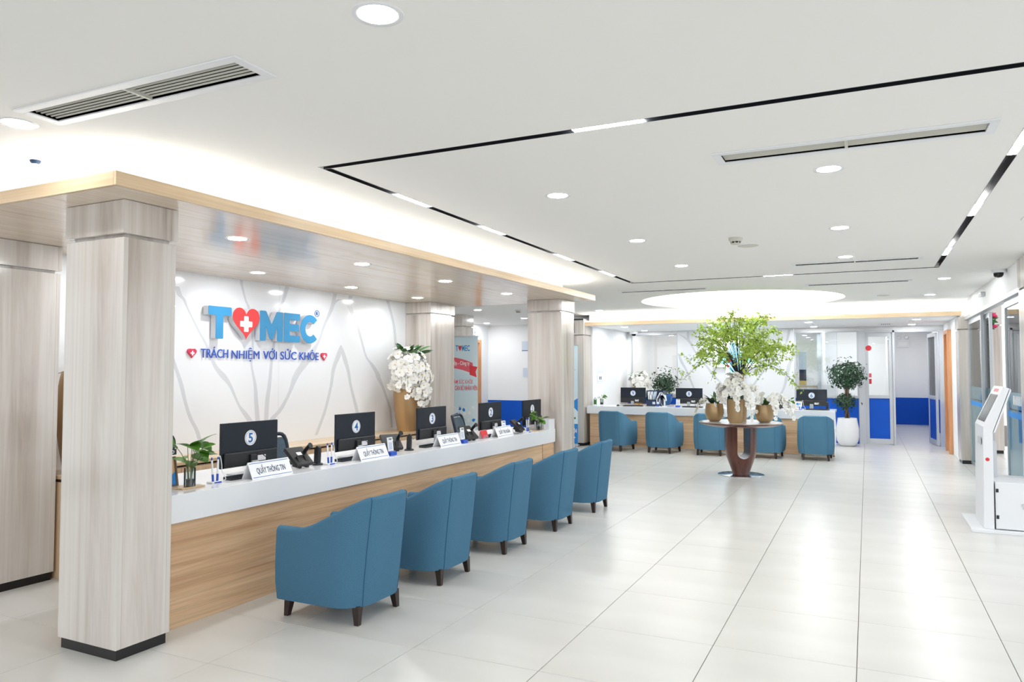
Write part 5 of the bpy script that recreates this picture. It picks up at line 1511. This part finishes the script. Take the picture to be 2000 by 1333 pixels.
box(.06, .34, -.0052, -.0046, .18, .205).build('text_line', 'print_white', sh)
MB().prism([(.40, -.004, 1.02), (.22, -.004, .92), (.40, -.004, .74)], (0, -.0006, 0)).build('blue_wedge', 'print_cyan', sh)
on(sh, .25, .82, rect(.14, .10), 'print_pale', 'photo'); on(sh, .28, .60, rect(.14, .04), 'green_leaf', 'tab'); on(sh, .2, 1.95, heart_pts(.1, .1), 'print_red', 'heart')
on(sh, .26, 1.62, rect(.2, .03), 'print_pale', 'text_line')

# wall bracket on the column left of the far counter
t = thing('wall_controller', 'white controller box with cable on the column left of the far counter', 'control box', (-5.78, 15.03, 2.36))
box(-.12, .06, -.05, 0, 0, .22).build('box', 'white_plastic', t, None, .006)
MB().tube([(.06, -.02, .2), (.10, -.02, .33), (.11, -.02, .05)], .006, 6).build('cable', 'black_plastic', t, 60)

# ================================================================== SLIDING GLASS FRONT (right)
def glass_leaf(y0, y1, x, lab, frame_first=True):
    t = thing('glass_door', lab, 'glass door', (x, (y0 + y1) / 2, 0), 0, 'glass door leaves on the right')
    b = (y1 - y0) / 2
    MB().box(-.02, .02, -b, -b + .05, .02, 2.475).box(-.02, .02, b - .05, b, .02, 2.475).box(-.02, .02, -b + .05, b - .05, 2.39, 2.475).box(-.02, .02, -b + .05, b - .05, .02, .07).build('frame', 'grey_metal', t, None, .003)
    box(-.004, .004, -b + .05, b - .05, .07, 2.39).build('pane', 'pane_blue', t)
    box(-.0075, -.0045, -b + .05, b - .05, .07, 1.12).build('frosted_film', 'frost', t)
    box(-.0082, -.0076, -b + .05, b - .05, 1.03, 1.10).build('blue_band', 'print_cyan', t)
    box(-.0075, -.0045, -b + .05, b - .05, 1.14, 1.34).build('frosted_film', 'frost', t)
    return t
glass_leaf(13.35, 14.93, 1.60, 'frosted glass door leaf next to the stone pilaster')
g2_ = glass_leaf(9.82, 11.20, 1.60, 'frosted glass door leaf beside the column at the right picture edge')
for k in range(6):
    box(-.0088, -.0082, -.30 + k * .1, -.30 + k * .1 + .06, 1.19, 1.30).build('white_letter_mark', 'print_white', g2_)
g3_ = glass_leaf(12.95, 13.55, 1.66, 'bluish sliding glass leaf overlapping behind the first door')
# flowers hanging outside behind the glass
t = thing('flower_garland', 'pink and green flower bunch hanging outside above the glass doors', 'flowers', (1.84, 14.5, 2.42))
q = random.Random(6)
lc = leaf_cloud('foliage', t, 'green_leaf', ball_pts(q, 120, (0, 0, 0), (.06, .3, .13), .2), .09, q)
for k in range(9): MB().lathe([(0, .04), (.035, .02), (.045, 0), (0, -.03)], 8).build('pink_blossom', 'pink_flower', t, 60, None, (q.uniform(-.06, .05), q.uniform(-.28, .2), q.uniform(-.14, .1)))
MB().tube([(0, 0, .1), (0, 0, .84)], .004, 5).build('hanging_wire', 'steel', t)

# ================================================================== KIOSK
kt = thing('check_in_kiosk', 'white self check-in kiosk with slanted touch screen at the right picture edge', 'kiosk', (1.02, 8.75, 0))
W = .62    # along +y
MB().box(-.11, .47, -.06, W + .24, 0, .032).build('base_plate', 'white_plastic', kt, None, .004)
prof = [(0.0, .032), (.015, 1.045), (.195, 1.445), (.245, 1.425), (.095, .99), (.092, .032)]
MB().prism([(x, 0, z) for x, z in prof], (0, W, 0)).build('column_body', 'white_plastic', kt, None, .006)
MB().prism([(.252, .01, 1.425), (.262, .01, 1.405), (.118, .01, .985), (.100, .01, .985)], (0, W - .02, 0)).build('rear_cover', 'white_plastic', kt, None, .003)
# slanted screen lying on the front slope
sl = Vector((.195 - .015, 0, 1.445 - 1.045)); Ls = sl.length; ang = math.atan2(sl.z, sl.x)
scr = bpy.data.objects.new('screen_bezel', None)
M = MB()
ux, uz = sl.x / Ls, sl.z / Ls; nx, nz = -uz, ux
def slab(u0, u1, v0, v1, d0, d1):
    P = []
    for d in (d0, d1):
        for u, v in ((u0, v0), (u1, v0), (u1, v1), (u0, v1)):
            P.append((.015 + ux * u + nx * d, v, 1.045 + uz * u + nz * d))
    return MB()._add(P, [(0, 3, 2, 1), (4, 5, 6, 7), (0, 1, 5, 4), (1, 2, 6, 5), (2, 3, 7, 6), (3, 0, 4, 7)])
sc = slab(.045, .345, .06, W - .07, -.001, .0012).build('screen_bezel', 'black_plastic', kt)
slab(.05, .335, .07, W - .14, .0012, .0018).build('screen', 'screen_glass', sc)
for k in range(6):
    slab(.375, .408, .17 + k * .05, .17 + k * .05 + .028, .0005, .0012).build('red_letter_mark', 'print_pink', kt)
MB().lathe([(0, .004), (.014, .004), (.018, 0)], 20).build('power_button', 'print_red', kt, 50, None, (.045, -.001, .72), (R(90), 0, 0))
MB().prism([(-.002, .08, .86), (-.002, .3, .86), (.0, .3, .93), (.0, .08, .93)], (.004, 0, 0)).build('card_slot', 'alu', kt)
# rear cabinet
cb = MB().box(.105, .465, 0.0, W, .04, .50).build('rear_cabinet', 'white_plastic', kt, None, .003)
box(.112, .462, -.004, 0, .045, .498).build('cabinet_door', 'white_plastic', cb, None, .002)
for z in (.14, .40): box(.108, .13, -.009, -.003, z, z + .035).build('hinge', 'black_plastic', cb)
MB().tube([(.33, -.005, .29), (.33, -.015, .29)], .011, 10).build('lock', 'steel', cb, 60)
MB().tube([(.33, -.014, .285), (.335, -.016, .25)], .004, 6).build('key', 'steel', cb, 60)
box(.115, .18, W - .2, W + .1, .50, .86).build('printer_box', 'alu', kt, None, .003)
